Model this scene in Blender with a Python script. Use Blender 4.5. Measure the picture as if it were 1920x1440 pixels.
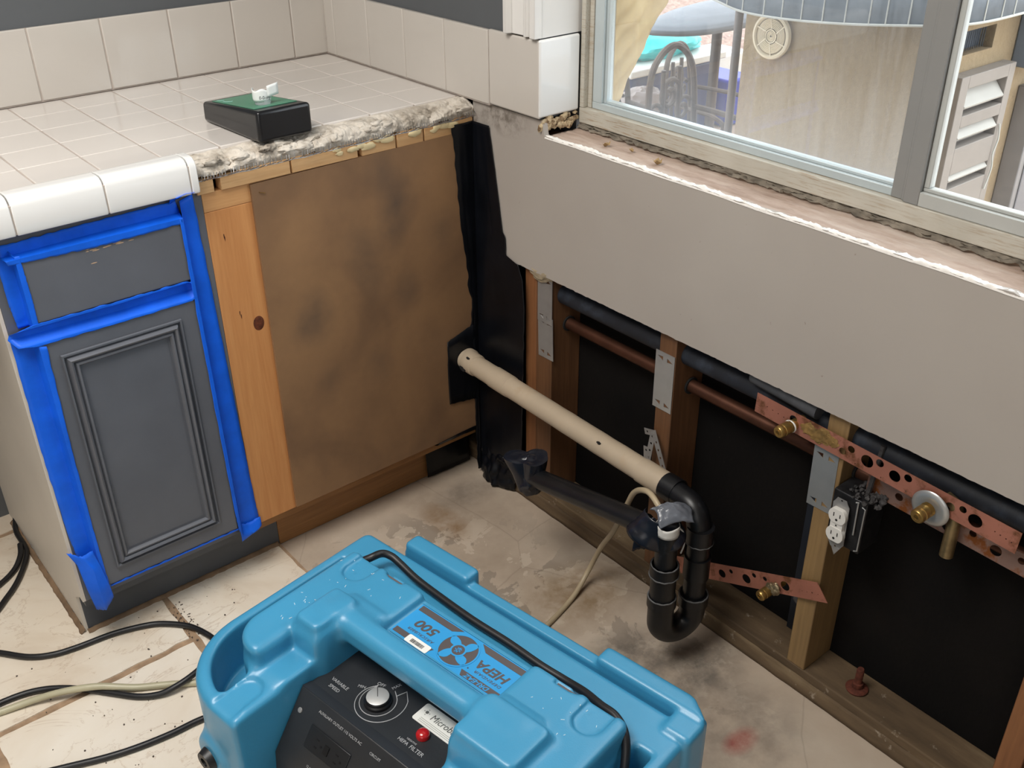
import bpy, bmesh, math, random
import numpy as np
from mathutils import Vector, Matrix, noise as mn

for o in list(bpy.data.objects): bpy.data.objects.remove(o, do_unlink=True)
SC = bpy.context.scene
COL = SC.collection
R = math.radians

# ------------------------------------------------------------------ camera
cam_d = bpy.data.cameras.new('camera'); cam = bpy.data.objects.new('camera', cam_d); COL.objects.link(cam)
cam_d.sensor_width = 36.0; cam_d.lens = 36.0 * 1896.3 / 1920; cam_d.clip_start = 0.05
yaw, pitch, roll = .6866, .5307, -.00996
fw = Vector((math.sin(yaw)*math.cos(pitch), math.cos(yaw)*math.cos(pitch), -math.sin(pitch)))
rt = Vector((math.cos(yaw), -math.sin(yaw), 0)); up = rt.cross(fw)
rr = rt*math.cos(roll)+up*math.sin(roll); uu = -rt*math.sin(roll)+up*math.cos(roll)
M = Matrix((rr, uu, -fw)).transposed().to_4x4(); M.translation = Vector((-1.3374, -2.3609, 1.5496))
cam.matrix_world = M
SC.camera = cam
# ------------------------------------------------------------------ world, light, exposure
SC.view_settings.view_transform = 'Standard'; SC.view_settings.look = 'None'
SC.view_settings.gamma = 1.0; SC.view_settings.use_curve_mapping = False
SC.view_settings.exposure = 0.06
W = bpy.data.worlds.new('World'); SC.world = W; W.use_nodes = True
bg = W.node_tree.nodes['Background']
bg.inputs[0].default_value = (0.86, 0.93, 1.0, 1); bg.inputs[1].default_value = 4.9

def area(name, loc, target, sx, sy, power, color=(1, 1, 1), portal=False):
    l = bpy.data.lights.new(name, 'AREA'); l.shape = 'RECTANGLE'; l.size = sx; l.size_y = sy
    l.energy = power; l.color = color
    if portal: l.cycles.is_portal = True
    o = bpy.data.objects.new(name, l); COL.objects.link(o); o.location = loc
    d = Vector(target)-Vector(loc); o.rotation_euler = d.to_track_quat('-Z', 'Y').to_euler()
    return o
area('window_portal', (0.16, -1.60, 1.50), (-1.0, -1.60, 1.50), 1.5, 1.08, 1, portal=True)
area('room_fill_light', (-3.05, -2.9, 1.40), (-.9, -.7, .55), 2.0, 1.8, 20, (1.0, .97, .94))  # added fill lamp out of view at left; no door is modelled there
area('overhead_fill', (-1.45, -1.25, 2.44), (-1.35, -1.2, 0), 1.0, 1.0, 47, (1.0, .96, .91))  # unseen overhead fill, added for more downward light on counter and floor

# ------------------------------------------------------------------ materials
def lin(c):
    return tuple((x/255/12.92) if x/255 <= .04045 else ((x/255+.055)/1.055)**2.4 for x in c)
def rgba(c): return (*lin(c), 1)
class NT:
    def __init__(s, name):
        s.m = bpy.data.materials.new(name); s.m.use_nodes = True
        s.t = s.m.node_tree; s.b = s.t.nodes['Principled BSDF']; s.out = s.t.nodes['Material Output']
        s.tc = s.t.nodes.new('ShaderNodeTexCoord')
    def n(s, typ, ins=None, **kw):
        nd = s.t.nodes.new(typ)
        for k, v in kw.items(): setattr(nd, k, v)
        if ins:
            for k, v in ins.items():
                if isinstance(v, bpy.types.NodeSocket): s.t.links.new(v, nd.inputs[k])
                else: nd.inputs[k].default_value = v
        return nd
    def link(s, a, b): s.t.links.new(a, b)
    def map(s, scale=(1, 1, 1), loc=(0, 0, 0), rot=(0, 0, 0), src=None):
        return s.n('ShaderNodeMapping', {'Vector': src or s.tc.outputs['Object'], 'Scale': scale, 'Location': loc, 'Rotation': rot}).outputs[0]
    def noise(s, scale, detail=4, rough=.55, vec=None, dist=0):
        return s.n('ShaderNodeTexNoise', {'Vector': vec or s.tc.outputs['Object'], 'Scale': scale, 'Detail': detail, 'Roughness': rough, 'Distortion': dist}).outputs[0]
    def ramp(s, fac, stops, interp='LINEAR'):
        r = s.n('ShaderNodeValToRGB', {'Fac': fac}); r.color_ramp.interpolation = interp
        e = r.color_ramp.elements
        while len(e) < len(stops): e.new(.5)
        for i, (p, c) in enumerate(stops):
            e[i].position = p; e[i].color = c if len(c) == 4 else (*c, 1)
        return r.outputs[0]
    def mix(s, fac, a, b, blend='MIX'):
        m = s.n('ShaderNodeMix', data_type='RGBA', blend_type=blend)
        for i, v in ((0, fac), (6, a), (7, b)):
            if isinstance(v, bpy.types.NodeSocket): s.link(v, m.inputs[i])
            else: m.inputs[i].default_value = v
        return m.outputs[2]
    def math(s, op, a, b=0):
        m = s.n('ShaderNodeMath', operation=op)
        for i, v in ((0, a), (1, b)):
            if isinstance(v, bpy.types.NodeSocket): s.link(v, m.inputs[i])
            else: m.inputs[i].default_value = v
        return m.outputs[0]
    def base(s, c):
        if isinstance(c, bpy.types.NodeSocket): s.link(c, s.b.inputs['Base Color'])
        else: s.b.inputs['Base Color'].default_value = c
    def set(s, rough=.5, metal=0, spec=None, coat=None):
        if isinstance(rough, bpy.types.NodeSocket): s.link(rough, s.b.inputs['Roughness'])
        else: s.b.inputs['Roughness'].default_value = rough
        s.b.inputs['Metallic'].default_value = metal
        if spec is not None: s.b.inputs['Specular IOR Level'].default_value = spec
        if coat is not None: s.b.inputs['Coat Weight'].default_value = coat
    def bump(s, h, strength=.3, dist=.002):
        b = s.n('ShaderNodeBump', {'Height': h, 'Strength': strength, 'Distance': dist}); s.link(b.outputs[0], s.b.inputs['Normal'])
BW = lambda a: (a, a, a, 1)

def mat(name, c, rough=.5, metal=0, var=.06, scale=12, bump=0, bscale=60, spec=None, coat=None, c2=None, th=(.45, .62)):
    s = NT(name)
    f = s.noise(scale)
    lo = tuple(x*(1-var) for x in lin(c)); hi = tuple(min(1, x*(1+var)) for x in lin(c))
    col = s.ramp(f, [(.3, lo), (.7, hi)])
    if c2: col = s.mix(s.ramp(s.noise(scale*1.7, 6, .65), [(th[0], BW(0)), (th[1], BW(1))]), col, rgba(c2))
    s.base(col); s.set(rough, metal, spec, coat)
    if bump: s.bump(s.noise(bscale, 6), bump)
    return s.m

def wood(name, c1, c2, axis='Z', rough=.55, knots=False, fine=1.0):
    s = NT(name)
    st = {'X': (1.2, 22, 22), 'Y': (22, 1.2, 22), 'Z': (22, 22, 1.2)}[axis]
    st = tuple(x*fine for x in st)
    v = s.map(st)
    a = s.noise(1.6, 5, .6, v, 1.2)
    b = s.noise(9, 3, .6, v)
    fac = s.mix(.35, a, b)
    col = s.ramp(fac, [(.3, lin(c1)), (.5, tuple((x+y)/2 for x, y in zip(lin(c1), lin(c2)))), (.68, lin(c2))])
    s.base(col); s.set(rough); s.bump(b, .15, .001)
    return s.m

M_ = {}
M_['wall_grey'] = mat('grey wall paint', (86, 89, 92), .6, bump=.1, bscale=90, var=.03)
M_['wall_white'] = mat('white wall paint', (205, 202, 195), .6, bump=.1, bscale=90, var=.03)
M_['wall_room'] = mat('room wall paint', (165, 162, 158), .7, var=.03)
M_['cab_grey'] = mat('grey cabinet paint', (94, 97, 104), .38, var=.07, scale=9, bump=.08, bscale=120)
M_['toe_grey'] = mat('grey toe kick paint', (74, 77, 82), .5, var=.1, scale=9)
M_['tile'] = mat('glazed tile', (214, 208, 202), .16, var=.03, scale=3, coat=.3)
M_['wall_tile'] = mat('glazed wall tile', (196, 190, 182), .18, var=.03, scale=3, coat=.3)  # counter tile glaze, darkened for the shade on upright tiles
M_['floor_grout'] = mat('brown floor grout', (158, 132, 106), .95, var=.25, scale=40)
M_['trim_tile'] = mat('glazed edge tile', (226, 226, 224), .12, var=.02, scale=3, coat=.4)
M_['grout'] = mat('grout', (176, 165, 156), .9, var=.12, scale=40)
M_['grout_dark'] = mat('dirty grout', (120, 106, 94), .9, var=.3, scale=30)
M_['tape'] = mat('blue tape', (16, 98, 226), .5, var=.12, scale=20, bump=.15, bscale=160, spec=.3)
M_['pine_stile'] = wood('varnished alder', (184, 122, 70), (206, 148, 92), 'Z')
M_['pine_rail'] = wood('varnished alder rail', (190, 138, 88), (214, 166, 112), 'X')
M_['toe_wood'] = wood('toe kick wood', (128, 88, 50), (164, 118, 70), 'X')
M_['shim'] = wood('shim wood', (184, 138, 90), (214, 176, 128), 'X')
M_['stud'] = wood('stud lumber', (84, 56, 35), (116, 80, 52), 'Z')
M_['stud_light'] = wood('light stud lumber', (116, 92, 60), (146, 118, 78), 'Z')
M_['stud_end'] = wood('fresh stud lumber', (112, 70, 42), (140, 94, 58), 'Z')
M_['plastic_blk'] = mat('black polythene', (12, 14, 19), .3, var=.3, scale=14, bump=.25, bscale=14, spec=.3)
M_['abs'] = mat('black pipe', (17, 18, 21), .38, var=.3, scale=25, c2=(48, 50, 54), th=(.62, .78))
M_['abs_seam'] = mat('pipe cement', (96, 96, 96), .6, var=.4, scale=90)
M_['pipe_white'] = mat('cream pipe', (180, 164, 142), .55, var=.07, scale=10, bump=.2, bscale=25, c2=(176, 156, 130), th=(.55, .75))
M_['pipe_white2'] = mat('pipe cream tape', (178, 162, 140), .6, var=.05, scale=20)
M_['copper'] = mat('dull copper pipe', (92, 60, 46), .45, .75, var=.25, scale=14)
M_['copper_strap'] = mat('copper strap', (172, 114, 96), .45, .4, var=.14, scale=16, c2=(112, 72, 46), th=(.52, .66))
M_['strap_dark'] = mat('tarnished strap', (150, 122, 112), .5, .6, var=.2, scale=16, c2=(140, 82, 40), th=(.5, .62))
M_['brass'] = mat('brass', (168, 138, 82), .35, .85, var=.15, scale=60)
M_['steel'] = mat('galvanised steel', (160, 158, 156), .4, .5, var=.15, scale=14)
M_['steel_bright'] = mat('bright zinc', (182, 184, 184), .36, .7, var=.12, scale=10)
M_['rust'] = mat('rusted iron', (92, 46, 32), .85, .2, var=.4, scale=80, bump=.6, bscale=200)
M_['white_plastic'] = mat('white plastic', (214, 212, 206), .35, var=.02)
M_['dark_hole'] = mat('dark slot', (18, 16, 15), .9)
M_['scr_blue'] = mat('blue moulded plastic', (60, 141, 180), .36, var=.06, scale=5, bump=.12, bscale=420, spec=.6, coat=.1)
M_['panel_blk'] = mat('black control panel', (38, 40, 43), .45, var=.15, scale=20, bump=.1, bscale=300)
M_['decal_blue'] = mat('blue decal', (52, 148, 206), .3, var=.01)
M_['decal_grey'] = mat('grey decal', (86, 80, 80), .35, var=.03)
M_['decal_white'] = mat('white sticker', (228, 228, 222), .4, var=.02)
M_['print_white'] = mat('white print', (168, 170, 172), .5, var=.05)
M_['print_black'] = mat('black print', (40, 40, 44), .5)
M_['rubber'] = mat('black rubber cable', (24, 24, 26), .42, var=.2, scale=50)
M_['red'] = mat('red lamp', (176, 22, 26), .2, var=.03, coat=.5)
M_['knob_metal'] = mat('brushed knob', (204, 204, 202), .45, .6, var=.05, scale=40)
M_['hose'] = mat('translucent hose', (176, 170, 142), .35, var=.06, scale=20)
M_['hose_beige'] = mat('beige tube', (176, 160, 132), .4, var=.08, scale=20)
M_['box_blk'] = mat('black instrument case', (22, 23, 26), .28, var=.1, scale=30, coat=.2)
M_['green'] = mat('green label', (66, 134, 106), .3, var=.04, scale=20)
M_['alu'] = mat('pale window metal', (186, 196, 198), .4, .15, var=.05, scale=8)
def m_frame():
    s = NT('stained window frame')
    c = s.ramp(s.noise(9), [(.3, lin((176, 172, 160))), (.7, lin((192, 188, 176)))])
    st = s.math('MULTIPLY', s.ramp(s.noise(5, 7, .68, s.map((60, 4, 60))), [(.50, BW(0)), (.62, BW(.75))]), s.ramp(s.noise(3, 3), [(.4, BW(.2)), (.6, BW(1))]))
    s.base(s.mix(st, c, rgba((142, 112, 76)))); s.set(.6); return s.m
M_['alu_frame'] = m_frame()
M_['alu_dark'] = mat('grey mullion metal', (140, 140, 138), .45, .1, var=.04, scale=8)
M_['white_trim'] = mat('white painted trim', (222, 220, 216), .4, var=.02)
M_['black_paint'] = mat('black painted pipe', (26, 30, 38), .6, var=.3, scale=14, c2=(52, 60, 72), th=(.5, .75))
M_['lath'] = mat('metal lath', (150, 150, 150), .35, .8, var=.3, scale=50)
M_['spackle'] = mat('dried plaster', (160, 146, 122), .9, var=.1, scale=30, bump=.5)
M_['leaf'] = mat('dry leaf', (158, 132, 92), .8, var=.2, scale=90)

def m_felt():
    s = NT('black building paper')
    c = s.mix(s.ramp(s.noise(5, 6), [(.35, BW(0)), (.75, BW(1))]), rgba((11, 10, 10)), rgba((20, 17, 15)))
    c = s.mix(s.ramp(s.noise(60, 5, .7), [(.70, BW(0)), (.78, BW(.35))]), c, rgba((90, 80, 72)))
    s.base(c); s.set(.92, spec=.15); s.bump(s.noise(90, 5), .5, .002); return s.m
M_['felt'] = m_felt()

def m_drywall():
    s = NT('painted drywall')
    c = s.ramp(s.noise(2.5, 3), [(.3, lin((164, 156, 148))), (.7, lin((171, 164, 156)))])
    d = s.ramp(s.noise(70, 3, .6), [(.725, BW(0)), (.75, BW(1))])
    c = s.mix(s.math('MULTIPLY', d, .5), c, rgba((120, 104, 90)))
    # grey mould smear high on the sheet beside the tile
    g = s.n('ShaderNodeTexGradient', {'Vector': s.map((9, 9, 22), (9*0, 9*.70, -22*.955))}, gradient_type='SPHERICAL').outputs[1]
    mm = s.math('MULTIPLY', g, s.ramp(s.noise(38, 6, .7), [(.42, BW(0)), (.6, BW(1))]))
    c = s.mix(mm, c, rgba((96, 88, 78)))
    s.base(c); s.set(.6); s.bump(s.noise(120, 4), .08, .001); return s.m
M_['drywall'] = m_drywall()
M_['gypsum'] = mat('torn gypsum', (232, 228, 222), .95, var=.08, scale=60, bump=.6, bscale=160)

BLOTS = [(-.215, .785, .062, .75), (-.235, .73, .05, .55), (-.31, .70, .06, .5), (-.435, .59, .055, .75), (-.47, .57, .04, .5), (-.20, .575, .045, .5), (-.285, .635, .05, .4), (-.245, .865, .05, .4), (-.29, .42, .05, .3), (-.42, .42, .045, .25), (-.10, .70, .05, .35)]
def m_hardboard():
    s = NT('hardboard')
    v = s.map((4.2, 4.2, 3.6))
    a = s.noise(1.0, 3, .55, v, .4)
    c = s.ramp(a, [(.30, lin((116, 88, 64))), (.5, lin((138, 105, 74))), (.70, lin((154, 118, 82)))])
    c = s.mix(s.math('MULTIPLY', s.noise(60, 4), .22), c, rgba((84, 66, 50)))
    # soot-like blotches
    for (x, z, r, k) in BLOTS:
        g = s.n('ShaderNodeTexGradient', {'Vector': s.map((1/r, 0, .7/r), (-(x)/r, 0, -(z)*.7/r), src=s.n('ShaderNodeNewGeometry').outputs['Position'])}, gradient_type='SPHERICAL').outputs[1]
        g = s.math('MULTIPLY', s.math('MULTIPLY', g, s.ramp(s.noise(12, 4), [(.2, BW(.2)), (.7, BW(1))])), k)
        c = s.mix(g, c, rgba((58, 56, 56)))
    s.base(c); s.set(.62); return s.m
M_['hardboard'] = m_hardboard()

def m_floor_tile():
    s = NT('stone look floor tile')
    a = s.noise(3.0, 6, .6, None, .6)
    c = s.ramp(a, [(.3, lin((196, 176, 152))), (.5, lin((222, 210, 192))), (.7, lin((232, 224, 210)))])
    v = s.noise(4.5, 7, .62, s.map((1, 1.6, 1), rot=(0, 0, .5)), 1.0)
    vein = s.ramp(v, [(.490, BW(0)), (.5, BW(.34)), (.510, BW(0))])
    c = s.mix(vein, c, rgba((160, 128, 98)))
    sp = s.ramp(s.noise(26, 6, .7), [(.62, BW(0)), (.72, BW(.5))])
    c = s.mix(sp, c, rgba((176, 146, 112)))
    s.base(c); s.set(.5); s.bump(a, .25, .004); return s.m
M_['floor_tile'] = m_floor_tile()

def m_concrete():
    s = NT('old concrete slab')
    a = s.noise(3.2, 6, .6)
    c = s.ramp(a, [(.3, lin((158, 142, 124))), (.5, lin((184, 168, 150))), (.7, lin((196, 183, 166)))])
    # peeled lighter skim over darker concrete
    pk = s.ramp(s.noise(7.0, 9, .62, s.map((1, 1, 1), (3.1, .4, 0)), .5), [(.545, BW(0)), (.552, BW(1))])
    zone = s.ramp(s.noise(1.6, 2, .5, s.map((1, 1, 1), (.3, 1.9, 0))), [(.45, BW(0)), (.55, BW(1))])
    c = s.mix(s.math('MULTIPLY', s.math('MULTIPLY', pk, zone), .8), c, rgba((146, 134, 120)))
    pk2 = s.ramp(s.noise(11.0, 8, .62, s.map((1, 1, 1), (7.1, 2.4, 0)), .3), [(.565, BW(0)), (.572, BW(1))])
    c = s.mix(s.math('MULTIPLY', s.math('MULTIPLY', pk2, zone), .6), c, rgba((204, 190, 172)))
    pos = s.n('ShaderNodeNewGeometry').outputs['Position']
    for (x, y, rx, ry, col, k) in [(-.18, -1.62, .05, .03, (176, 62, 54), .9), (-.25, -1.70, .04, .035, (180, 66, 58), .8), (-.14, -1.12, .17, .12, (122, 96, 58), .7), (-.21, -.72, .05, .10, (128, 96, 58), .8),
                                   (-.20, -1.34, .14, .10, (84, 78, 72), .8), (-.10, -1.44, .13, .10, (84, 80, 74), .75), (-.16, -1.60, .16, .16, (96, 88, 80), .5), (-.10, -.66, .10, .07, (84, 76, 68), .5)]:
        g = s.n('ShaderNodeTexGradient', {'Vector': s.map((1/rx, 1/ry, 0), (-x/rx, -y/ry, 0), src=pos)}, gradient_type='SPHERICAL').outputs[1]
        g = s.math('MULTIPLY', s.math('MULTIPLY', s.ramp(g, [(0, BW(0)), (.6, BW(1))]), s.ramp(s.noise(16, 6, .65), [(.3, BW(.1)), (.62, BW(1))])), k)
        c = s.mix(g, c, rgba(col))
    # hairline cracks
    vo = s.n('ShaderNodeTexVoronoi', {'Vector': s.mix(.08, s.tc.outputs['Object'], s.n('ShaderNodeTexNoise', {'Scale': 9.0, 'Detail': 5}).outputs[1]), 'Scale': 1.7}, feature='DISTANCE_TO_EDGE')
    cr = s.ramp(vo.outputs['Distance'], [(0, BW(.22)), (.003, BW(0))])
    c = s.mix(cr, c, rgba((92, 80, 68)))
    s.base(c); s.set(.75); s.bump(s.noise(30, 8, .6), .25, .003); return s.m
M_['concrete'] = m_concrete()

def m_mortar():
    s = NT('broken mortar bed')
    c = s.ramp(s.noise(22, 7, .65), [(.28, lin((92, 84, 74))), (.40, lin((172, 162, 148))), (.56, lin((210, 202, 190)))])
    s.base(c); s.set(.95); s.bump(s.noise(160, 6, .7), .7, .002); return s.m
M_['mortar'] = m_mortar()

def m_sill():
    s = NT('rough window sill')
    v = s.map((10, 2.0, 10))
    c = s.ramp(s.noise(2.0, 7, .65, v), [(.3, lin((132, 108, 92))), (.5, lin((176, 156, 142))), (.7, lin((200, 186, 174)))])
    s.base(c); s.set(.85); s.bump(s.noise(40, 7, .7), .4, .002); return s.m
M_['sill'] = m_sill()

def m_plate():
    s = NT('dusty sole plate')
    v = s.map((8, 1.4, 8))
    c = s.ramp(s.noise(2.2, 7, .62, v), [(.3, lin((66, 52, 36))), (.55, lin((98, 80, 58))), (.72, lin((124, 106, 80)))])
    d = s.ramp(s.noise(24, 6, .7), [(.62, BW(0)), (.7, BW(.6))])
    c = s.mix(d, c, rgba((178, 166, 148)))
    s.base(c); s.set(.85); s.bump(s.noise(50, 5), .3, .002); return s.m
M_['plate'] = m_plate()

def m_stucco(name, c, bs=55):
    s = NT(name)
    c1 = tuple(x*.9 for x in lin(c))
    s.base(s.ramp(s.noise(60, 5, .7), [(.35, c1), (.6, lin(c))])); s.set(.95)
    s.bump(s.noise(bs, 6, .7), .8, .01); return s.m
M_['stucco'] = m_stucco('tan stucco', (158, 137, 106))
M_['pebble'] = mat('pink gravel', (164, 138, 126), .95, var=.35, scale=30, bump=1, bscale=40)
M_['yellow_sheet'] = mat('pale yellow paper', (208, 202, 166), .6, var=.04, scale=8)
def m_paper():
    s = NT('pale yellow paper'); c = rgba((236, 224, 198))
    t = s.n('ShaderNodeBsdfTranslucent', {'Color': c}); s.b.inputs['Base Color'].default_value = c; s.set(.7)
    mx = s.n('ShaderNodeMixShader', {0: .6, 1: s.b.outputs[0], 2: t.outputs[0]}); s.link(mx.outputs[0], s.out.inputs[0]); return s.m
M_['yellow_sheet'] = m_paper()
M_['tarp'] = mat('grey cover', (112, 116, 122), .5, var=.08, scale=5)
M_['canopy'] = mat('grey canopy panel', (106, 114, 122), .7, var=.16, scale=24)
M_['canopy_line'] = mat('pale canopy seam', (176, 176, 168), .6)
M_['teal'] = mat('turquoise plastic', (30, 190, 190), .35, var=.04)
M_['navy'] = mat('navy bin', (26, 36, 86), .45, var=.1)
M_['royal'] = mat('royal blue tub', (34, 44, 160), .4, var=.06)
M_['iron'] = mat('weathered iron', (74, 60, 48), .6, .3, var=.2, scale=20)
M_['shutter'] = mat('grey shutter paint', (132, 124, 116), .6, var=.05)
M_['slat'] = mat('highlit slat paint', (170, 166, 158), .7, var=.05)  # paler than the shutter frame: the highlight on the sloping slats is painted in
M_['vent'] = mat('cream vent plastic', (206, 190, 160), .5, var=.03)
M_['bag'] = mat('grey bag', (140, 128, 122), .6, var=.1)
M_['patio'] = mat('patio concrete', (176, 150, 122), .9, var=.1, scale=6)

def m_glass(name, dirt):
    s = NT(name); t = s.t
    t.nodes.remove(s.b)
    k_ = .95-.14*dirt; tr = s.n('ShaderNodeBsdfTransparent', {'Color': (k_, k_, k_*.99, 1)})
    gl = s.n('ShaderNodeBsdfGlossy', {'Roughness': .02, 'Color': (.9, .95, 1, 1)})
    bf = s.n('ShaderNodeNewGeometry').outputs['Backfacing']; fr = s.n('ShaderNodeFresnel', {'IOR': s.math('SUBTRACT', 1.45, s.math('MULTIPLY', bf, 1.45-1/1.45))})
    m1 = s.n('ShaderNodeMixShader', {0: fr.outputs[0], 1: tr.outputs[0], 2: gl.outputs[0]})
    df = s.n('ShaderNodeBsdfTranslucent', {'Color': (.80, .84, .88, 1)})
    st = s.noise(3, 5, .6, s.map((1, 26, 1.4)))
    geo = s.n('ShaderNodeSeparateXYZ', {0: s.n('ShaderNodeNewGeometry').outputs['Position']})
    low = s.math('MULTIPLY', s.ramp(s.math('MULTIPLY', s.math('SUBTRACT', 1.16, geo.outputs[2]), 6), [(0, BW(0)), (1, BW(1))]), .05*dirt)
    fac = s.math('ADD', s.math('MULTIPLY', s.ramp(st, [(.35, BW(.4)), (.7, BW(1))]), .042*dirt), low)
    m2 = s.n('ShaderNodeMixShader', {0: fac, 1: m1.outputs[0], 2: df.outputs[0]})
    s.link(m2.outputs[0], s.out.inputs[0]); return s.m
M_['glass_dirty'] = m_glass('dirty glass', 1.0)
M_['glass_clean'] = m_glass('clean glass', .12)

def m_pot():
    s = NT('clear jar plastic'); t = s.t
    s.b.inputs['Base Color'].default_value = (.85, .88, .9, 1); s.b.inputs['Roughness'].default_value = .15
    s.b.inputs['Transmission Weight'].default_value = .7; return s.m
M_['jar'] = m_pot()

# ------------------------------------------------------------------ mesh helpers
class MB:
    def __init__(s): s.v = []; s.f = []; s.sm = []; s.mi = []; s.cur = 0
    def add(s, vs, fs, smooth=False):
        o = len(s.v); s.v += [tuple(v) for v in vs]
        for f in fs: s.f.append(tuple(i+o for i in f)); s.sm.append(smooth); s.mi.append(s.cur)
        return s
    def box(s, x0, x1, y0, y1, z0, z1, mat4=None):
        x0, x1 = sorted((x0, x1)); y0, y1 = sorted((y0, y1)); z0, z1 = sorted((z0, z1))
        v = [(x, y, z) for z in (z0, z1) for y in (y0, y1) for x in (x0, x1)]
        if mat4 is not None: v = [mat4 @ Vector(p) for p in v]
        return s.add(v, [(0, 2, 3, 1), (4, 5, 7, 6), (0, 1, 5, 4), (2, 6, 7, 3), (0, 4, 6, 2), (1, 3, 7, 5)])
    def tube(s, pts, r, seg=16, cap=True, closed=False):
        pts = [Vector(p) for p in pts]; n = len(pts)
        rs = r if isinstance(r, (list, tuple)) else [r]*n
        t = []
        for i in range(n):
            a = pts[(i-1) % n] if (closed or i > 0) else pts[i]; b = pts[(i+1) % n] if (closed or i < n-1) else pts[i]
            t.append((b-a).normalized())
        u = t[0].orthogonal().normalized(); vs = []
        for i in range(n):
            u = (u - t[i]*u.dot(t[i])).normalized(); w = t[i].cross(u)
            for k in range(seg):
                a = 2*math.pi*k/seg; vs.append(pts[i]+(u*math.cos(a)+w*math.sin(a))*rs[i])
        fs = []
        m = n if closed else n-1
        for i in range(m):
            j = (i+1) % n
            for k in range(seg):
                l = (k+1) % seg; fs.append((i*seg+k, i*seg+l, j*seg+l, j*seg+k))
        s.add(vs, fs, True)
        if cap and not closed:
            s.add(vs[:seg], [tuple(range(seg))[::-1]]); s.add(vs[-seg:], [tuple(range(seg))])
        return s
    def lathe(s, prof, mat4, seg=32):
        # prof: (radius, height) along local Z
        vs = []
        for r, h in prof:
            for k in range(seg):
                a = 2*math.pi*k/seg; vs.append(mat4 @ Vector((r*math.cos(a), r*math.sin(a), h)))
        fs = []
        for i in range(len(prof)-1):
            for k in range(seg):
                l = (k+1) % seg; fs.append((i*seg+k, i*seg+l, (i+1)*seg+l, (i+1)*seg+k))
        fs.append(tuple(range(seg))[::-1]); fs.append(tuple(range((len(prof)-1)*seg, len(prof)*seg)))
        return s.add(vs, fs, True)
    def grid(s, fn, nu, nv, smooth=True):
        vs = [fn(i/nu, j/nv) for j in range(nv+1) for i in range(nu+1)]
        fs = [(j*(nu+1)+i, j*(nu+1)+i+1, (j+1)*(nu+1)+i+1, (j+1)*(nu+1)+i) for j in range(nv) for i in range(nu)]
        return s.add(vs, fs, smooth)
    def prism(s, poly, plane, d0, d1, smooth=False):
        # poly 2D; plane 'xy','xz','yz'; extruded from d0 to d1 on the third axis
        def P(a, b, d): return {'xy': (a, b, d), 'xz': (a, d, b), 'yz': (d, a, b)}[plane]
        n = len(poly); vs = [P(a, b, d0) for a, b in poly]+[P(a, b, d1) for a, b in poly]
        fs = [(i, (i+1) % n, n+(i+1) % n, n+i) for i in range(n)]
        fs += [tuple(range(n))[::-1], tuple(range(n, 2*n))]
        return s.add(vs, fs, smooth)
    def blob(s, c, r, amp=.25, sc=3.0, seed=0, sub=3, sq=(1, 1, 1)):
        bm = bmesh.new(); bmesh.ops.create_icosphere(bm, subdivisions=sub, radius=1)
        vs = []
        for v in bm.verts:
            p = v.co.copy(); n = 1+amp*mn.fractal(p*sc+Vector((seed*7.3, seed*3.1, seed)), .6, 2, 4)
            p *= n; vs.append((c[0]+p.x*r*sq[0], c[1]+p.y*r*sq[1], c[2]+p.z*r*sq[2]))
        fs = [[v.index for v in f.verts] for f in bm.faces]; bm.free()
        return s.add(vs, fs, True)

def props(o, label=None, cat=None, group=None, kind=None):
    if label: o['label'] = label
    if cat: o['category'] = cat
    if group: o['group'] = group
    if kind: o['kind'] = kind
    return o

def fixn(me):
    bm = bmesh.new(); bm.from_mesh(me); bmesh.ops.recalc_face_normals(bm, faces=bm.faces); bm.to_mesh(me); bm.free()

def obj(name, mb, mats, parent=None, local=False, bevel=0, solid=0, angle=40, fix=True, origin=None, segs=2):
    me = bpy.data.meshes.new(name)
    v = np.array(mb.v, float)
    off = np.zeros(3)
    if parent is not None:
        if not local:
            p = parent; off = np.zeros(3)
            while p is not None: off = off+np.array(p.location); p = p.parent
    elif not local:
        off = np.array(origin) if origin is not None else np.array([(v[:, 0].min()+v[:, 0].max())/2, (v[:, 1].min()+v[:, 1].max())/2, v[:, 2].min()])
    me.from_pydata([tuple(p) for p in (v-off)], [], mb.f)
    if not isinstance(mats, (list, tuple)): mats = [mats]
    for m in mats: me.materials.append(M_[m] if isinstance(m, str) else m)
    me.polygons.foreach_set('use_smooth', [True]*len(me.polygons))
    if len(mats) > 1: me.polygons.foreach_set('material_index', mb.mi)
    if fix: fixn(me)
    me.set_sharp_from_angle(angle=R(angle))
    me.update()
    o = bpy.data.objects.new(name, me); COL.objects.link(o)
    if parent is not None: o.parent = parent
    elif not local: o.location = off
    if solid:
        md = o.modifiers.new('solid', 'SOLIDIFY'); md.thickness = solid; md.offset = 0
    if bevel:
        md = o.modifiers.new('bevel', 'BEVEL'); md.width = bevel; md.segments = segs; md.limit_method = 'ANGLE'; md.angle_limit = R(40)
        md.harden_normals = False
    return o

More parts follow.
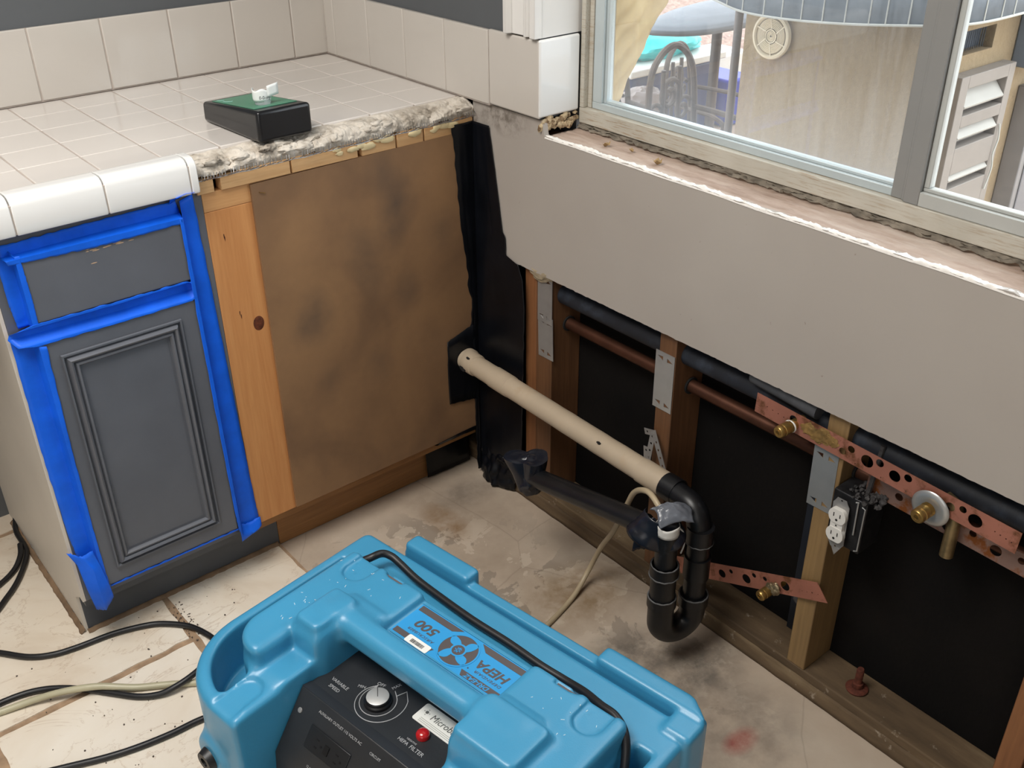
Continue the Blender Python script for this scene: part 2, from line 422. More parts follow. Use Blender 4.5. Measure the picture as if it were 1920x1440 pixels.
def obj_each(name, mb, mats, parent=None, kind=None, **kw):
    # every loose piece of mb becomes an object of its own
    par = list(range(len(mb.v)))
    def find(a):
        while par[a] != a: par[a] = par[par[a]]; a = par[a]
        return a
    for f in mb.f:
        r0_ = find(f[0])
        for i in f[1:]: par[find(i)] = r0_
    key = {}
    for i, v in enumerate(mb.v): key.setdefault((round(v[0], 6), round(v[1], 6), round(v[2], 6)), i)
    for i, v in enumerate(mb.v): par[find(i)] = find(key[(round(v[0], 6), round(v[1], 6), round(v[2], 6))])
    groups = {}
    for f in mb.f: groups.setdefault(find(f[0]), []).append(f)
    out = []
    for fs in groups.values():
        ids = sorted({i for f in fs for i in f}); mp = {i: k for k, i in enumerate(ids)}
        m2 = MB(); m2.add([mb.v[i] for i in ids], [tuple(mp[i] for i in f) for f in fs], True); out.append(obj(name, m2, mats, parent, **kw))
    return out

def empty(name, loc, rz=0, **kw):
    o = bpy.data.objects.new(name, None); COL.objects.link(o); o.location = loc; o.rotation_euler = (0, 0, rz)
    o.empty_display_size = .05
    return props(o, **kw)

def spline(pts, n=10, closed=False):
    P = [Vector(p) for p in pts]; out = []
    m = len(P)
    for i in range(m if closed else m-1):
        if closed: p0, p1, p2, p3 = P[(i-1) % m], P[i], P[(i+1) % m], P[(i+2) % m]
        else: p0 = P[max(i-1, 0)]; p1 = P[i]; p2 = P[i+1]; p3 = P[min(i+2, m-1)]
        for k in range(n):
            t = k/n
            out.append(.5*((2*p1)+(-p0+p2)*t+(2*p0-5*p1+4*p2-p3)*t*t+(-p0+3*p1-3*p2+p3)*t**3))
    if not closed: out.append(P[-1])
    return out

def fillet_path(pts, rad, n=8):
    P = [Vector(p) for p in pts]; out = [P[0]]
    for i in range(1, len(P)-1):
        a = (P[i-1]-P[i]); b = (P[i+1]-P[i]); r = min(rad, a.length*.49, b.length*.49)
        A = P[i]+a.normalized()*r; B = P[i]+b.normalized()*r
        for k in range(n+1):
            t = k/n; out.append(A*(1-t)**2+P[i]*2*t*(1-t)+B*t*t)
    out.append(P[-1]); return out

def curve_mesh(splines, extrude, bevel=0):
    cu = bpy.data.curves.new('c', 'CURVE'); cu.dimensions = '2D'; cu.fill_mode = 'BOTH'; cu.extrude = extrude; cu.bevel_depth = bevel
    for pts in splines:
        sp = cu.splines.new('POLY'); sp.points.add(len(pts)-1); sp.use_cyclic_u = True
        for i, (x, y) in enumerate(pts): sp.points[i].co = (x, y, 0, 1)
    o = bpy.data.objects.new('c', cu); me = bpy.data.meshes.new_from_object(o)
    bpy.data.objects.remove(o); bpy.data.curves.remove(cu)
    return me

def text_mb(txt, size, extrude=.0003, align='CENTER', shear=0, sx=1.0, space=1.0, bold=0):
    cu = bpy.data.curves.new('t', 'FONT'); cu.body = txt; cu.size = size; cu.extrude = extrude; cu.align_x = align; cu.align_y = 'CENTER'
    cu.shear = shear; cu.space_character = space; cu.offset = bold; cu.resolution_u = 3
    o = bpy.data.objects.new('t', cu); me = bpy.data.meshes.new_from_object(o)
    v = [(p.co.x*sx, p.co.y, p.co.z) for p in me.vertices]; f = [tuple(p.vertices) for p in me.polygons]
    bpy.data.objects.remove(o); bpy.data.curves.remove(cu); bpy.data.meshes.remove(me)
    return v, f

def add_me(mb, me, mat4):
    mb.add([mat4 @ p.co for p in me.vertices], [tuple(p.vertices) for p in me.polygons]); bpy.data.meshes.remove(me)
def add_text(mb, txt, size, mat4, **kw):
    v, f = text_mb(txt, size, **kw); mb.add([mat4 @ Vector(p) for p in v], f)

def circ(cx, cy, r, n=24, ry=None):
    ry = ry or r
    return [(cx+r*math.cos(2*math.pi*k/n), cy+ry*math.sin(2*math.pi*k/n)) for k in range(n)]
def frame(origin, x, y):
    x = Vector(x).normalized(); y = Vector(y); z = x.cross(y).normalized(); y = z.cross(x)
    m = Matrix((x, y, z)).transposed().to_4x4(); m.translation = Vector(origin); return m
def rnd(a, b, g=random.Random(5)): return g.uniform(a, b)

# ================================================================== SETTING
H = .974; T = .1118
random.seed(4)
# floor: concrete slab with tile field still laid on its left part
fl = MB()
fl.box(-3.4, .12, -4.7, .15, -.12, -.006)
def tile_poly(x0, x1, y0, y1, seed, jit=.0035):
    g = random.Random(seed); P = []
    def edge(a, b, fixed, horiz, n=26):
        for k in range(n):
            t = a+(b-a)*k/n; w = fixed+jit*(mn.noise(Vector((t*22, seed*3.3+fixed*9, 0)))*1.3)
            P.append((t, w) if horiz else (w, t))
    edge(x0, x1, y0, True); edge(y0, y1, x1, False); edge(x1, x0, y1, True); edge(y1, y0, x0, False)
    return P
fl.cur = 1
xs = [(-1.265, -.866), (-.850, -.574)]
tiles = [(-1.62, -.866, -.698, -.086), (-1.62, -.99, -.07, .10), (-.850, -.574, -.98, -.30), (-1.262, -.866, -1.10, -.714), (-1.62, -1.279, -1.10, -.714),
         (-.850, -.574, -1.50, -.995), (-1.262, -.866, -1.60, -1.115), (-1.9, -1.279, -1.75, -1.115), (-.85, -.574, -2.1, -1.515), (-1.40, -.866, -2.3, -1.62),
         (-2.2, -1.64, -.698, -.086), (-2.2, -1.64, -1.10, -.714), (-2.3, -1.42, -2.5, -1.77), (-.850, -.574, -2.7, -2.12), (-1.40, -.866, -3.0, -2.32)]
for i, (a, b, c, d) in enumerate(tiles): fl.prism(tile_poly(a, b, c, d, i+1), 'xy', -.005, .002)
fl.cur = 2
fl.box(-2.3, -.5665, -3.0, .1, -.0055, -.0005)
floor = obj('floor', fl, ['concrete', 'floor_tile', 'floor_grout'], origin=(0, 0, 0), fix=True, angle=30); props(floor, kind='structure')

def struct(name, mb, mats, **kw): return props(obj(name, mb, mats, **kw), kind='structure')
struct('wall_back', MB().box(-3.4, .12, 0, .12, -.1, 2.5), 'wall_grey')
struct('wall_left', MB().box(-3.5, -3.4, -4.8, .12, -.1, 2.5), 'wall_room')
struct('wall_front', MB().box(-3.5, .25, -4.8, -4.7, -.1, 2.5), 'wall_room')
struct('ceiling', MB().box(-3.5, .25, -4.8, .12, 2.5, 2.6), 'wall_white')
# right wall: outer sheathing under the window and around it
w = MB()
w.box(.1016, .125, -4.7, 0, -.1, .925)
struct('wall_outside', w, 'felt')
w = MB()
w.box(0, .1016, -.826, 0, H, 2.5)      # left of window
w.box(.1016, .15, -.826, 0, .925, 2.5)
w.box(0, .15, -2.45, -.826, 2.05, 2.5) # header
w.box(0, .15, -4.7, -2.45, .95, 2.5)
struct('wall_right', w, 'wall_grey')
# white reveal skin on the jamb
struct('trim_1', MB().box(.0005, .106, -.8300, -.8262, 1.134, 2.05), 'white_trim')
# casing around the window, above the tile
cs = MB()
prof = [(-.738, 0), (-.738, -.022), (-.748, -.024), (-.755, -.012), (-.790, -.010), (-.796, -.018), (-.802, -.018), (-.806, -.012), (-.812, -.012), (-.816, -.020), (-.832, -.020), (-.832, 0)]
cs.prism([(d, y) for y, d in prof], 'xy', 1.134, 2.05)
struct('trim_2', cs, 'white_trim', bevel=.0015)

# framing
def stud(y0, y1, m, label, z0=.0445, z1=.925, x0=.0127, x1=.1014):
    o = obj('wall_stud', MB().box(x0, x1, y0, y1, z0, z1), m, bevel=.002)
    return props(o, label, 'stud')
stud(-.803, -.765, 'stud_end', 'reddish wooden stud right beside the black plastic in the corner')
stud(-.856, -.8035, 'stud', 'weathered wooden stud carrying the steel plate nearest the corner')
stud(-1.222, -1.178, 'stud', 'wooden stud behind the perforated steel hanger and the long cream pipe')
stud(-1.613, -1.572, 'stud_light', 'pale wooden stud beside the electrical outlet and the copper strap end')
stud(-2.028, -1.987, 'stud_end', 'wooden stud at the bottom right edge of the wall cavity')
stud(-2.43, -2.39, 'stud', 'wooden stud outside the frame on the right')
sp = MB()
sp.box(.0127, .1014, -3.2, 0, -.006, .0445)
props(obj('sole_plate', sp, 'plate', bevel=.003), 'long dusty wooden plate on the floor under the studs', 'plate')
# narrow weathered batten in front of the plate
bt = MB(); bt.grid(lambda u, v: (.0125-.010*v-.002*mn.noise(Vector((u*60, v*3, 0))), -.70-2.3*u, .030*(1-v)-.005), 200, 4)
props(obj('floor_batten', bt, 'plate', solid=.002), 'thin ragged strip along the foot of the wall plate', 'batten')

# drywall sheet with ragged edges
def rag(t, a, s, sc=30.0): return a*mn.fractal(Vector((t*sc, s, 0)), .8, 2, 4)
dw = MB()
N = 420
y0, y1 = -.605, -2.9
top, bot = [], []
for i in range(N+1):
    y = y0+(y1-y0)*i/N
    zt = .944+rag(y, .0025, 1) if y < -.835 else .9735
    top.append((y, zt)); bot.append((y, .634+rag(y, .0016, 7, 50)))
vs = []; fs = []
for x in (0.0, .0125):
    for (y, zt), (_, zb) in zip(top, bot): vs += [(x, y, zb), (x, y, zt)]
n2 = 2*(N+1)
for i in range(N):
    a = 2*i; fs.append((a, a+2, a+3, a+1)); fs.append((n2+a, n2+a+1, n2+a+3, n2+a+2))
    fs.append((a, n2+a, n2+a+2, a+2)); fs.append((a+1, a+3, n2+a+3, n2+a+1))
fs += [(0, 1, n2+1, n2), (n2-2, 2*n2-2, 2*n2-1, n2-1)]
dw.add(vs, fs)
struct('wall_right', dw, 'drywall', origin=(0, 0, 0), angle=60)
# torn gypsum lip along the top
lip = MB()
def lipf(u, v):
    y = -.842-1.95*u; w_ = .013+.005*mn.noise(Vector((y*35, 2, 0)))
    a = math.pi*v
    n = mn.fractal(Vector((y*55, v*2.5, 3)), .7, 2, 4)
    return (.0055-(.0065+.0015*n)*math.cos(a)+.001*n, y, .9405+(.0058+.0035*n)*math.sin(a)+.0015*mn.noise(Vector((y*9, 0, 0))))
lip.grid(lipf, 700, 8)
props(obj('torn_drywall_edge', lip, 'gypsum', angle=80), 'ragged white gypsum edge along the top of the drywall sheet', 'plaster')
# rough sill
sl = MB()
sl.grid(lambda u, v: (.010+.112*v, -.835-2.0*u, .9385+.0022*mn.fractal(Vector((u*50, v*7, 0)), .8, 2, 5)+.002*v), 260, 22)
sl.box(.013, .1010, -2.9, -.8265, .926, .9375)
struct('trim_3', sl, 'sill', angle=60)
# rubble and mortar line under the window frame
rb = MB()
rb.grid(lambda u, v: (.094+.012*v+.006*mn.fractal(Vector((u*60, v*5, 1)), .7, 2, 4), -.835-1.9*u, .944+.010*v+.004*mn.fractal(Vector((u*90, v*4, 5)), .7, 2, 4)), 420, 6)
props(obj('mortar_line', rb, mat('grey crumbly mortar', (120, 112, 100), .95, var=.4, scale=30, bump=.8)), 'crumbling grey mortar in the gap below the window frame', 'mortar')

# ------------------------------------------------------------------ window
YL, YR, ZT = -.835, -2.35, 2.0
win = props(bpy.data.objects.new('window_1', None), kind='structure'); COL.objects.link(win); win.location = (.13, YL, .953)
f = MB()
# profile of bottom rail of frame
f.prism([(.100, .953), (.100, .9845), (.119, .9845), (.119, .990), (.175, .990), (.175, .953)], 'xz', YR, YL)
f.prism([(YL, .9845), (YL, ZT-.013), (YL-.012, ZT-.013), (YL-.012, .9845)], 'yz', .1003, .1747)
f.prism([(YL-.012, .9846), (YL-.012, ZT-.013), (YL-.0235, ZT-.013), (YL-.0235, .9846)], 'yz', .112, .1744)
f.box(.100, .175, YR, YL, ZT-.012, ZT+.03)
obj('window_frame', f, 'alu_frame', win, bevel=.0015)
f = MB()
f.box(.114, .1345, -1.5515, -.8590, .9848, .9985); f.box(.1145, .134, -.884, -.8592, .9987, ZT-.014)
f.box(.122, .138, -.892, -.8842, .9987, ZT-.014); f.box(.122, .1385, -1.5515, -.8925, .9986, 1.004)
obj('left_sash', f, 'alu', win, bevel=.001)
f = MB()
f.box(.112, .134, -1.5775, -1.552, .9848, ZT-.012); f.box(.104, .132, -1.604, -1.578, .9848, ZT-.0125)
f.box(.1085, .111, -1.5778, -1.572, .985, ZT-.013)
obj('mullion', f, 'alu_dark', win, bevel=.0012)
f = MB()
f.box(.1035, .130, -2.35, -1.6042, .9848, 1.007); f.box(.112, .128, -1.614, -1.6044, 1.0132, ZT-.013); f.box(.112, .1285, -2.35, -1.6044, 1.0072, 1.013)
obj('right_sash', f, mat('grey sash rail', (176, 178, 174), .45, var=.04), win, bevel=.0012)
obj('glass_pane', MB().box(.129, .131, -1.553, -.889, 1.0, ZT-.012), 'glass_dirty', win)
obj('glass_pane', MB().box(.118, .120, -2.35, -1.612, 1.01, ZT-.012), 'glass_clean', win)

# ------------------------------------------------------------------ backsplash tiles
def tile_box(mb, x0, x1, y0, y1, z0, z1): mb.box(x0, x1, y0, y1, z0, z1)
bs = MB(); gr = MB()
base = empty('tile_backsplash', (-.6, -.01, H), label='row of large white wall tiles along the back of the counter', cat='backsplash')
edges = [0, -.0645]
joints = [-.004]
xj = -.247-.155*0
# joints measured along the back wall
jx = [-.003, -.100, -.254, -.409, -.564, -.719, -.874, -1.029, -1.184, -1.34]
for a, b in zip(jx[:-1], jx[1:]): bs.box(a-.0012, b+.0012, -.0095, 0, H+.002, H+.1545)
gr.box(-1.34, 0, -.0075, 0, H, H+.154)
obj('wall_tiles', bs, 'wall_tile', base, bevel=.0025, segs=3); obj('grout', gr, 'grout', base)
bs = MB(); gr = MB()
base = empty('tile_backsplash', (-.01, -.4, H), label='row of white wall tiles running from the corner to the window', cat='backsplash')
jy = [-.011, -.055, -.210, -.364, -.519, -.673]
for a, b in zip(jy[:-1], jy[1:]): bs.box(-.0095, 0, b+.0010, a-.0010, H+.002, H+.1545)
gr.box(-.0075, 0, -.673, 0, H, H+.154)
obj('wall_tiles', bs, 'wall_tile', base, bevel=.0025, segs=3); obj('grout', gr, 'grout', base)
bn = MB(); bn.box(-.0105, 0, -.834, -.675, H+.004, H+.157)
obj('bullnose_tile', bn, 'wall_tile', base, bevel=.004, segs=4)
bn = MB(); bn.box(-.0095, .098, -.8365, -.8270, H+.006, H+.158)
obj('jamb_tile', bn, 'trim_tile', base, bevel=.005, segs=4)
# dirty remains below the bullnose
db = MB()
for k in range(26):
    x = rnd(0, .095); db.blob((x, -.831-rnd(0, .003), .955+rnd(0, .022)), rnd(.004, .009), .5, 2, k, 2, (1.3, .5, 1))
props(obj('tile_adhesive', db, mat('old adhesive', (196, 176, 142), .9, var=.3, scale=60, c2=(110, 84, 58)), angle=60), 'lumps of old adhesive below the bullnose tile at the window corner', 'adhesive')

# ------------------------------------------------------------------ countertop
ct = empty('countertop', (-.55, -.3, .90), label='white tiled countertop with its front edge broken off beside the window wall', cat='countertop')
off = 8.10
tf = MB()
colx = [(k-off)*T for k in range(-1, 9)]
xs_ = [-1.19]+[x for x in colx if x > -1.15]+[-.0105]
for a, b in zip(xs_[:-1], xs_[1:]):
    if b-a < .01: continue
    for r in range(5):
        tf.box(a+.0014, b-.0014, -(r+1)*T+.0009-.001, -r*T-.0009-(.011 if r == 0 else .001), H-.008, H)
obj('tile_field', tf, 'tile', ct, bevel=.0018, segs=3)
gb = MB(); gb.box(-1.19, -.0005, -.5585, -.001, H-.03, H-.0016); gb.box(-1.19, -.66, -.612, -.5585, H-.05, H-.010)
obj('grout_bed', gb, 'grout', ct)
# edge trim (V-cap): raised lip, rounded front
def vcap(x0, x1):
    p = [(-.563, H+.0005), (-.570, H+.007), (-.580, H+.0105), (-.592, H+.012), (-.612, H+.013), (-.622, H+.0115), (-.630, H+.006), (-.634, H-.004), (-.635, H-.045), (-.633, H-.0525), (-.626, H-.0525), (-.623, H-.010), (-.563, H-.010)]
    m = MB(); m.prism(p, 'yz', x0+.0012, x1-.0012); return m
for i, (a, b) in enumerate([(-1.19, -1.129), (-1.128, -.9735), (-.9735, -.8190), (-.8190, -.6665), (-.6665, -.650)]):
    obj('edge_tile', vcap(a, b), 'trim_tile', ct, bevel=.002, segs=3, angle=55)
gt = MB(); gt.box(-1.19, -.652, -.6325, -.565, H-.05, H-.001); obj('edge_grout', gt, 'grout', ct)
# broken mortar bed
mo = MB()
def mof(u, v):
    x = -.648+.652*u
    w_ = .052+.008*mn.noise(Vector((x*14, 0, 0)))
    if v < .55: t = v/.55; y = -.552-w_*t; z = H-.0035-.013*t**1.5
    else: t = (v-.55)/.45; y = -.552-w_-.004*math.sin(math.pi*t); z = H-.0165-.022*t
    n = mn.fractal(Vector((x*38, y*38, z*38)), .75, 2, 5)
    big = max(0, mn.noise(Vector((x*22, y*22+4, z*22))))
    return (x, y-.006*n*min(1, v*4)-.007*big*min(1, v*3), z+(.007*n+.008*big)*min(1, v*3))
mo.grid(mof, 420, 30)
for k in range(34):
    x = -.645+.63*rnd(0, 1); mo.blob((x, -.585-rnd(0, .022), H-.008-rnd(0, .016)), rnd(.007, .014), .45, 1.6, k+9, 3, (1.7, .8, .7))
obj('mortar_bed', mo, 'mortar', ct, angle=70)
la = MB()
for k in range(110):
    x = -.645+k*.0058; 
    if rnd(0, 1) < .15: continue
    z0 = H-.038+.006*(x+.64)+rnd(-.001, .001)
    la.tube([(x, -.614, z0-.001), (x+.004, -.622-rnd(0, .003), z0+.005), (x+.008, -.616, z0+rnd(.009, .012))], .0009, 5)
la.tube([(-.645+i*.02, -.617+.001*math.sin(i), H-.038+.006*(i*.02)+.001*math.sin(i*2.1)) for i in range(32)], .0009, 5)
props(obj('wire_lath', la, 'lath', ct), kind='stuff')
# shim strips and rail under the mortar
sh = MB()
segs = [(-.648, -.612), (-.600, -.452), (-.450, -.298), (-.290, -.205), (-.203, -.135), (-.133, -.002)]
for a, b in segs: obj('shim_strip', MB().box(a+.001, b-.001, -.606, -.5815, .9065, .9365+.004*(a+.6)), 'shim', ct, bevel=.0012)
dr = MB()
for k in range(16):
    x = -.36+.35*rnd(0, 1); dr.blob((x, -.6075, .934-rnd(0, .010)), rnd(.006, .012), .4, 2, k+40, 2, (1.5, .2, .7))
obj_each('glue_drip', dr, mat('dried glue', (222, 204, 160), .5, var=.1), ct, angle=60)

# ------------------------------------------------------------------ grey base cabinet
cb = empty('base_cabinet', (-.83, -.3, 0), label='grey painted base cabinet with one drawer and a panelled door', cat='cabinet')
c = MB(); c.box(-1.023, -.640, -.580, -.002, .10, .90); obj('carcass', c, 'toe_grey', cb)
c = MB(); c.box(-1.023, -.6385, -.600, -.581, .130, .921); obj('face_frame', c, 'cab_grey', cb, bevel=.001)
c = MB(); c.prism([(-.600, .13), (-.600, .921), (-.001, .921), (-.001, .0), (-.536, .0), (-.536, .1), (-.58, .13)], 'yz', -1.030, -1.0235)
obj('side_panel', c, mat('off white side panel', (206, 198, 186), .5, var=.04, scale=4), cb)
c = MB(); c.box(-1.0232, -.5665, -.537, -.520, -.002, .129); obj('toe_kick', c, 'toe_grey', cb, bevel=.001)
c = MB(); c.box(-.983, -.692, -.621, -.6008, .755, .876); dra = obj('drawer_front', c, 'cab_grey', cb, bevel=.003)
props(dra, label='flat grey drawer front')
door_ = MB(); door_.box(-.983, -.690, -.621, -.6008, .158, .716); d_o = obj('door', door_, 'cab_grey', cb, bevel=.003)
props(d_o, label='grey door with raised picture frame moulding')
# moulding: stepped picture frame profile swept round a rectangle
def mould(x0, x1, z0, z1, prof):
    m = MB(); n = len(prof); vs = []
    for (cx, cz, sx, sz) in [(x0, z0, 1, 1), (x1, z0, -1, 1), (x1, z1, -1, -1), (x0, z1, 1, -1)]:
        for (d, h) in prof: vs.append((cx+sx*d, -.6208-h, cz+sz*d))
    fs = []
    for c_ in range(4):
        d_ = (c_+1) % 4
        for i in range(n-1): fs.append((c_*n+i, d_*n+i, d_*n+i+1, c_*n+i+1))
    m.add(vs, fs, True); return m
pr_ = [(-.001, -.003), (0, .0015), (.003, .0015), (.004, -.004), (.007, -.005), (.009, .003), (.0125, .0065), (.016, .0045), (.0175, -.001), (.0195, -.001), (.021, .003), (.0245, .004), (.027, .001), (.028, -.003), (.031, -.003)]
# door body is recessed under the moulding: cut illusion by real grooves in the profile
md_ = mould(-.954, -.729, .197, .685, [(d, h+.0045) for d, h in pr_])
pm = obj('door_moulding', md_, 'cab_grey', d_o, angle=35)
for z_, zz in ((.25, 0), (.62, 0)): pass
# paint scuffs
sc = MB()
for k in range(9):
    x = rnd(-.90, -.78); sc.blob((x, -.6212, .866-rnd(0, .006)), .003, .5, 2, k, 1, (rnd(1, 2.6), .05, .4))
sc.blob((-.86, -.6212, .838), .004, .4, 2, 3, 1, (1.5, .05, .3))
obj_each('paint_chip', sc, mat('bare wood chips', (176, 150, 124), .8), dra)
# bottom filler of adhesive below the toe kick
ad = MB(); ad.grid(lambda u, v: (-1.026+.455*u, -.537-.010*v-.003*mn.noise(Vector((u*30, v, 0))), .006*(1-v)+.002), 80, 3)
ad.grid(lambda u, v: (-1.030-.010*v-.003*mn.noise(Vector((u*30, v, 4))), -.54+.50*u, .008*(1-v)+.002), 80, 3)
props(obj('adhesive_line', ad, mat('brown adhesive smear', (128, 104, 80), .9, var=.35, scale=20), solid=.001), 'brown glue line on the floor round the foot of the grey cabinet', 'adhesive')

# ------------------------------------------------------------------ wooden sink cabinet
sk = empty('sink_cabinet', (-.32, -.3, 0), label='bare wooden sink cabinet frame covered by a brown board', cat='cabinet')
c = MB(); c.box(-.637, -.003, -.580, -.002, .10, .900); obj('carcass', c, 'toe_wood', sk)
c = MB(); c.box(-.6380, -.540, -.600, -.581, .131, .868); st = obj('stile', c, 'pine_stile', sk, bevel=.001)
c = MB(); c.box(-.6380, -.004, -.600, -.581, .8685, .906); obj('top_rail', c, 'pine_rail', sk, bevel=.001)
c = MB(); c.box(-.539, -.004, -.600, -.581, .1335, .160); obj('bottom_rail', c, 'pine_rail', sk, bevel=.001)
c = MB(); c.box(-.095, -.004, -.600, -.581, .161, .868); obj('stile', c, 'pine_stile', sk, bevel=.001)
c = MB(); c.box(-.5660, -.004, -.537, -.520, -.004, .129); obj('toe_kick', c, 'toe_wood', sk, bevel=.001)
kn = MB()
kn.lathe([(.0001, .0006), (.004, .0008), (.009, .0006), (.012, .0001)], frame((-.563, -.600, .613), (1, 0, 0), (0, 0, 1)) @ Matrix.Diagonal((1, 1.35, 1, 1)), 24)
obj('wood_knot', kn, mat('wood knot', (92, 46, 24), .6, var=.5, scale=120), st)
kn = MB()
for (x, z) in ((-.606, .81), (-.607, .815), (-.598, .64), (-.60, .648)): kn.blob((x, -.6002, z), .0035, .4, 2, x, 1, (.35, .06, 1.6))
obj_each('torn_grain', kn, mat('dark gouge', (70, 34, 18), .8), st)

hb = MB(); hp = [(-.541, .135), (-.541, .9035), (-.045, .9085), (-.035, .70), (-.016, .55), (-.016, .40), (-.010, .18), (-.010, .137)]
hb.prism(hp, 'xz', -.6065, -.6005)
props(obj('hardboard_panel', hb, 'hardboard'), 'large brown hardboard sheet with dark smudges on the sink cabinet', 'board')
# staple at its top corner
s_ = MB(); s_.tube([(-.525, -.6068, .886), (-.525, -.609, .886), (-.514, -.609, .882), (-.514, -.6068, .882)], .0007, 6)
props(obj('staple', s_, 'brass'), 'small staple at the top left corner of the brown board', 'staple')

# ------------------------------------------------------------------ blue tape
def ribbon(rows, nu=40, amp=.0012, sc=18, seed=0, sub=4, ragged=.0028):
    """rows: list of polylines (lists of points, same length); surface lofted across them"""
    rows = [[Vector(p) for p in r] for r in rows]
    def samp(r, u):
        t = u*(len(r)-1); i = min(int(t), len(r)-2); return r[i].lerp(r[i+1], t-i)
    m = MB()
    nv = (len(rows)-1)*sub
    def fn(u, v):
        t = v*(len(rows)-1); j = min(int(t), len(rows)-2); k = t-j
        p = samp(rows[j], u).lerp(samp(rows[j+1], u), k)
        n = mn.fractal(Vector((p.x*sc+seed, p.y*sc, p.z*sc)), .8, 2, 3)
        e = ragged*mn.noise(Vector((u*24+seed, v*2, 7))) if v in (0, 1) else 0
        return (p.x+e*.5, p.y-abs(amp*n)-.0004, p.z+e)
    m.grid(fn, nu, nv); return m
def tape(mb, label): return props(obj('tape_strip', mb, 'tape', solid=.0003, angle=50), label, 'tape', 'blue tape strips masking the grey cabinet')
G = 'blue tape '
tp = ribbon([[(-.998, -.6225, .872), (-.85, -.6225, .866), (-.691, -.6225, .869)], [(-1.000, -.6235, .880), (-.85, -.6235, .880), (-.690, -.6235, .879)], [(-1.004, -.603, .882), (-.85, -.603, .884), (-.686, -.603, .884)], [(-1.002, -.602, .901), (-.85, -.602, .905), (-.690, -.602, .907)]], 60, .0016, 30, 1)
tape(tp, 'blue tape strip running across the top edge of the drawer front')
tp = ribbon([[(-1.010, -.603, .890), (-1.010, -.603, .80), (-1.006, -.603, .750)], [(-.988, -.603, .890), (-.986, -.603, .80), (-.988, -.603, .750)], [(-.985, -.6225, .885), (-.985, -.6225, .80), (-.985, -.6225, .752)], [(-.977, -.6230, .885), (-.975, -.6225, .80), (-.976, -.6225, .752)]], 30, .001, 25, 2)
tape(tp, 'short upright blue tape strip left of the drawer front')
tp = ribbon([[(-.986, -.6235, .758), (-.84, -.6235, .757), (-.705, -.6235, .757), (-.690, -.622, .750)], [(-1.015, -.6225, .752), (-.84, -.6235, .752), (-.70, -.6235, .754), (-.689, -.622, .746)], [(-1.024, -.607, .744), (-.84, -.606, .744), (-.70, -.606, .745), (-.688, -.610, .741)], [(-1.028, -.606, .735), (-.84, -.606, .730), (-.70, -.606, .730), (-.688, -.610, .733)],
             [(-1.018, -.6225, .722), (-.84, -.6225, .719), (-.70, -.6225, .719), (-.689, -.622, .724)], [(-.990, -.6232, .716), (-.84, -.6232, .7145), (-.70, -.6232, .715), (-.690, -.6232, .720)]], 60, .0012, 30, 3)
tape(tp, 'blue tape strip folded into the gap between drawer and door')
tp = ribbon([[(-.6955, -.6232, .880), (-.6960, -.6232, .70), (-.6950, -.6232, .45), (-.6930, -.6232, .20), (-.691, -.6232, .155)], [(-.6890, -.6225, .880), (-.6885, -.6225, .70), (-.687, -.6225, .45), (-.686, -.6225, .20), (-.684, -.620, .135)], [(-.683, -.603, .905), (-.682, -.603, .70), (-.679, -.603, .45), (-.677, -.603, .20), (-.675, -.604, .125)], [(-.656, -.602, .912), (-.650, -.602, .70), (-.643, -.602, .45), (-.636, -.602, .20), (-.6325, -.603, .127)]], 80, .0010, 16, 4)
tape(tp, 'long upright blue tape strip right of the door')
tp = ribbon([[(-1.024, -.602, .735), (-1.026, -.602, .50), (-1.022, -.602, .30), (-1.014, -.602, .20)], [(-.990, -.603, .73), (-.990, -.603, .50), (-.990, -.603, .30), (-.990, -.603, .16)], [(-.985, -.6225, .715), (-.985, -.6225, .50), (-.985, -.6225, .30), (-.985, -.6225, .155)], [(-.973, -.6232, .712), (-.978, -.6232, .50), (-.979, -.6232, .30), (-.977, -.6232, .150)]], 80, .0010, 16, 5)
tape(tp, 'long upright blue tape strip left of the door')
tp = ribbon([[(-1.036, -.606, .268), (-1.012, -.618, .252), (-.992, -.622, .262)], [(-1.024, -.614, .235), (-1.000, -.630, .220), (-.984, -.626, .215)], [(-1.020, -.620, .175), (-1.000, -.634, .160), (-.978, -.628, .165)], [(-1.012, -.612, .110), (-.996, -.622, .106), (-.975, -.618, .128)]], 20, .006, 20, 6)
tape(tp, 'loose crumpled tail of blue tape hanging at the bottom left of the door')
tp = ribbon([[(-.975, -.6222, .1605), (-.83, -.6222, .1605), (-.69, -.6222, .1605)], [(-.975, -.6215, .156), (-.83, -.6215, .156), (-.69, -.6215, .156)], [(-.972, -.610, .1555), (-.83, -.608, .1555), (-.69, -.608, .1555)]], 60, .0008, 30, 7)
tape(tp, 'thin blue tape edge under the door')
tp = ribbon([[(-.684, -.606, .158), (-.66, -.606, .152), (-.632, -.606, .155)], [(-.685, -.614, .128), (-.66, -.618, .128), (-.634, -.612, .135)], [(-.684, -.610, .112), (-.67, -.612, .118), (-.64, -.608, .124)]], 16, .004, 30, 8)
tape(tp, 'small torn blue tape tab at the bottom right of the door')
tp = ribbon([[(-.702, -.604, .904), (-.68, -.605, .912), (-.657, -.604, .914)], [(-.702, -.612, .919), (-.68, -.622, .924), (-.657, -.618, .921)], [(-.699, -.6365, .923), (-.68, -.6365, .927), (-.664, -.6365, .925)]], 16, .002, 30, 9)
tape(tp, 'small blue tape tab curled under the countertop edge')

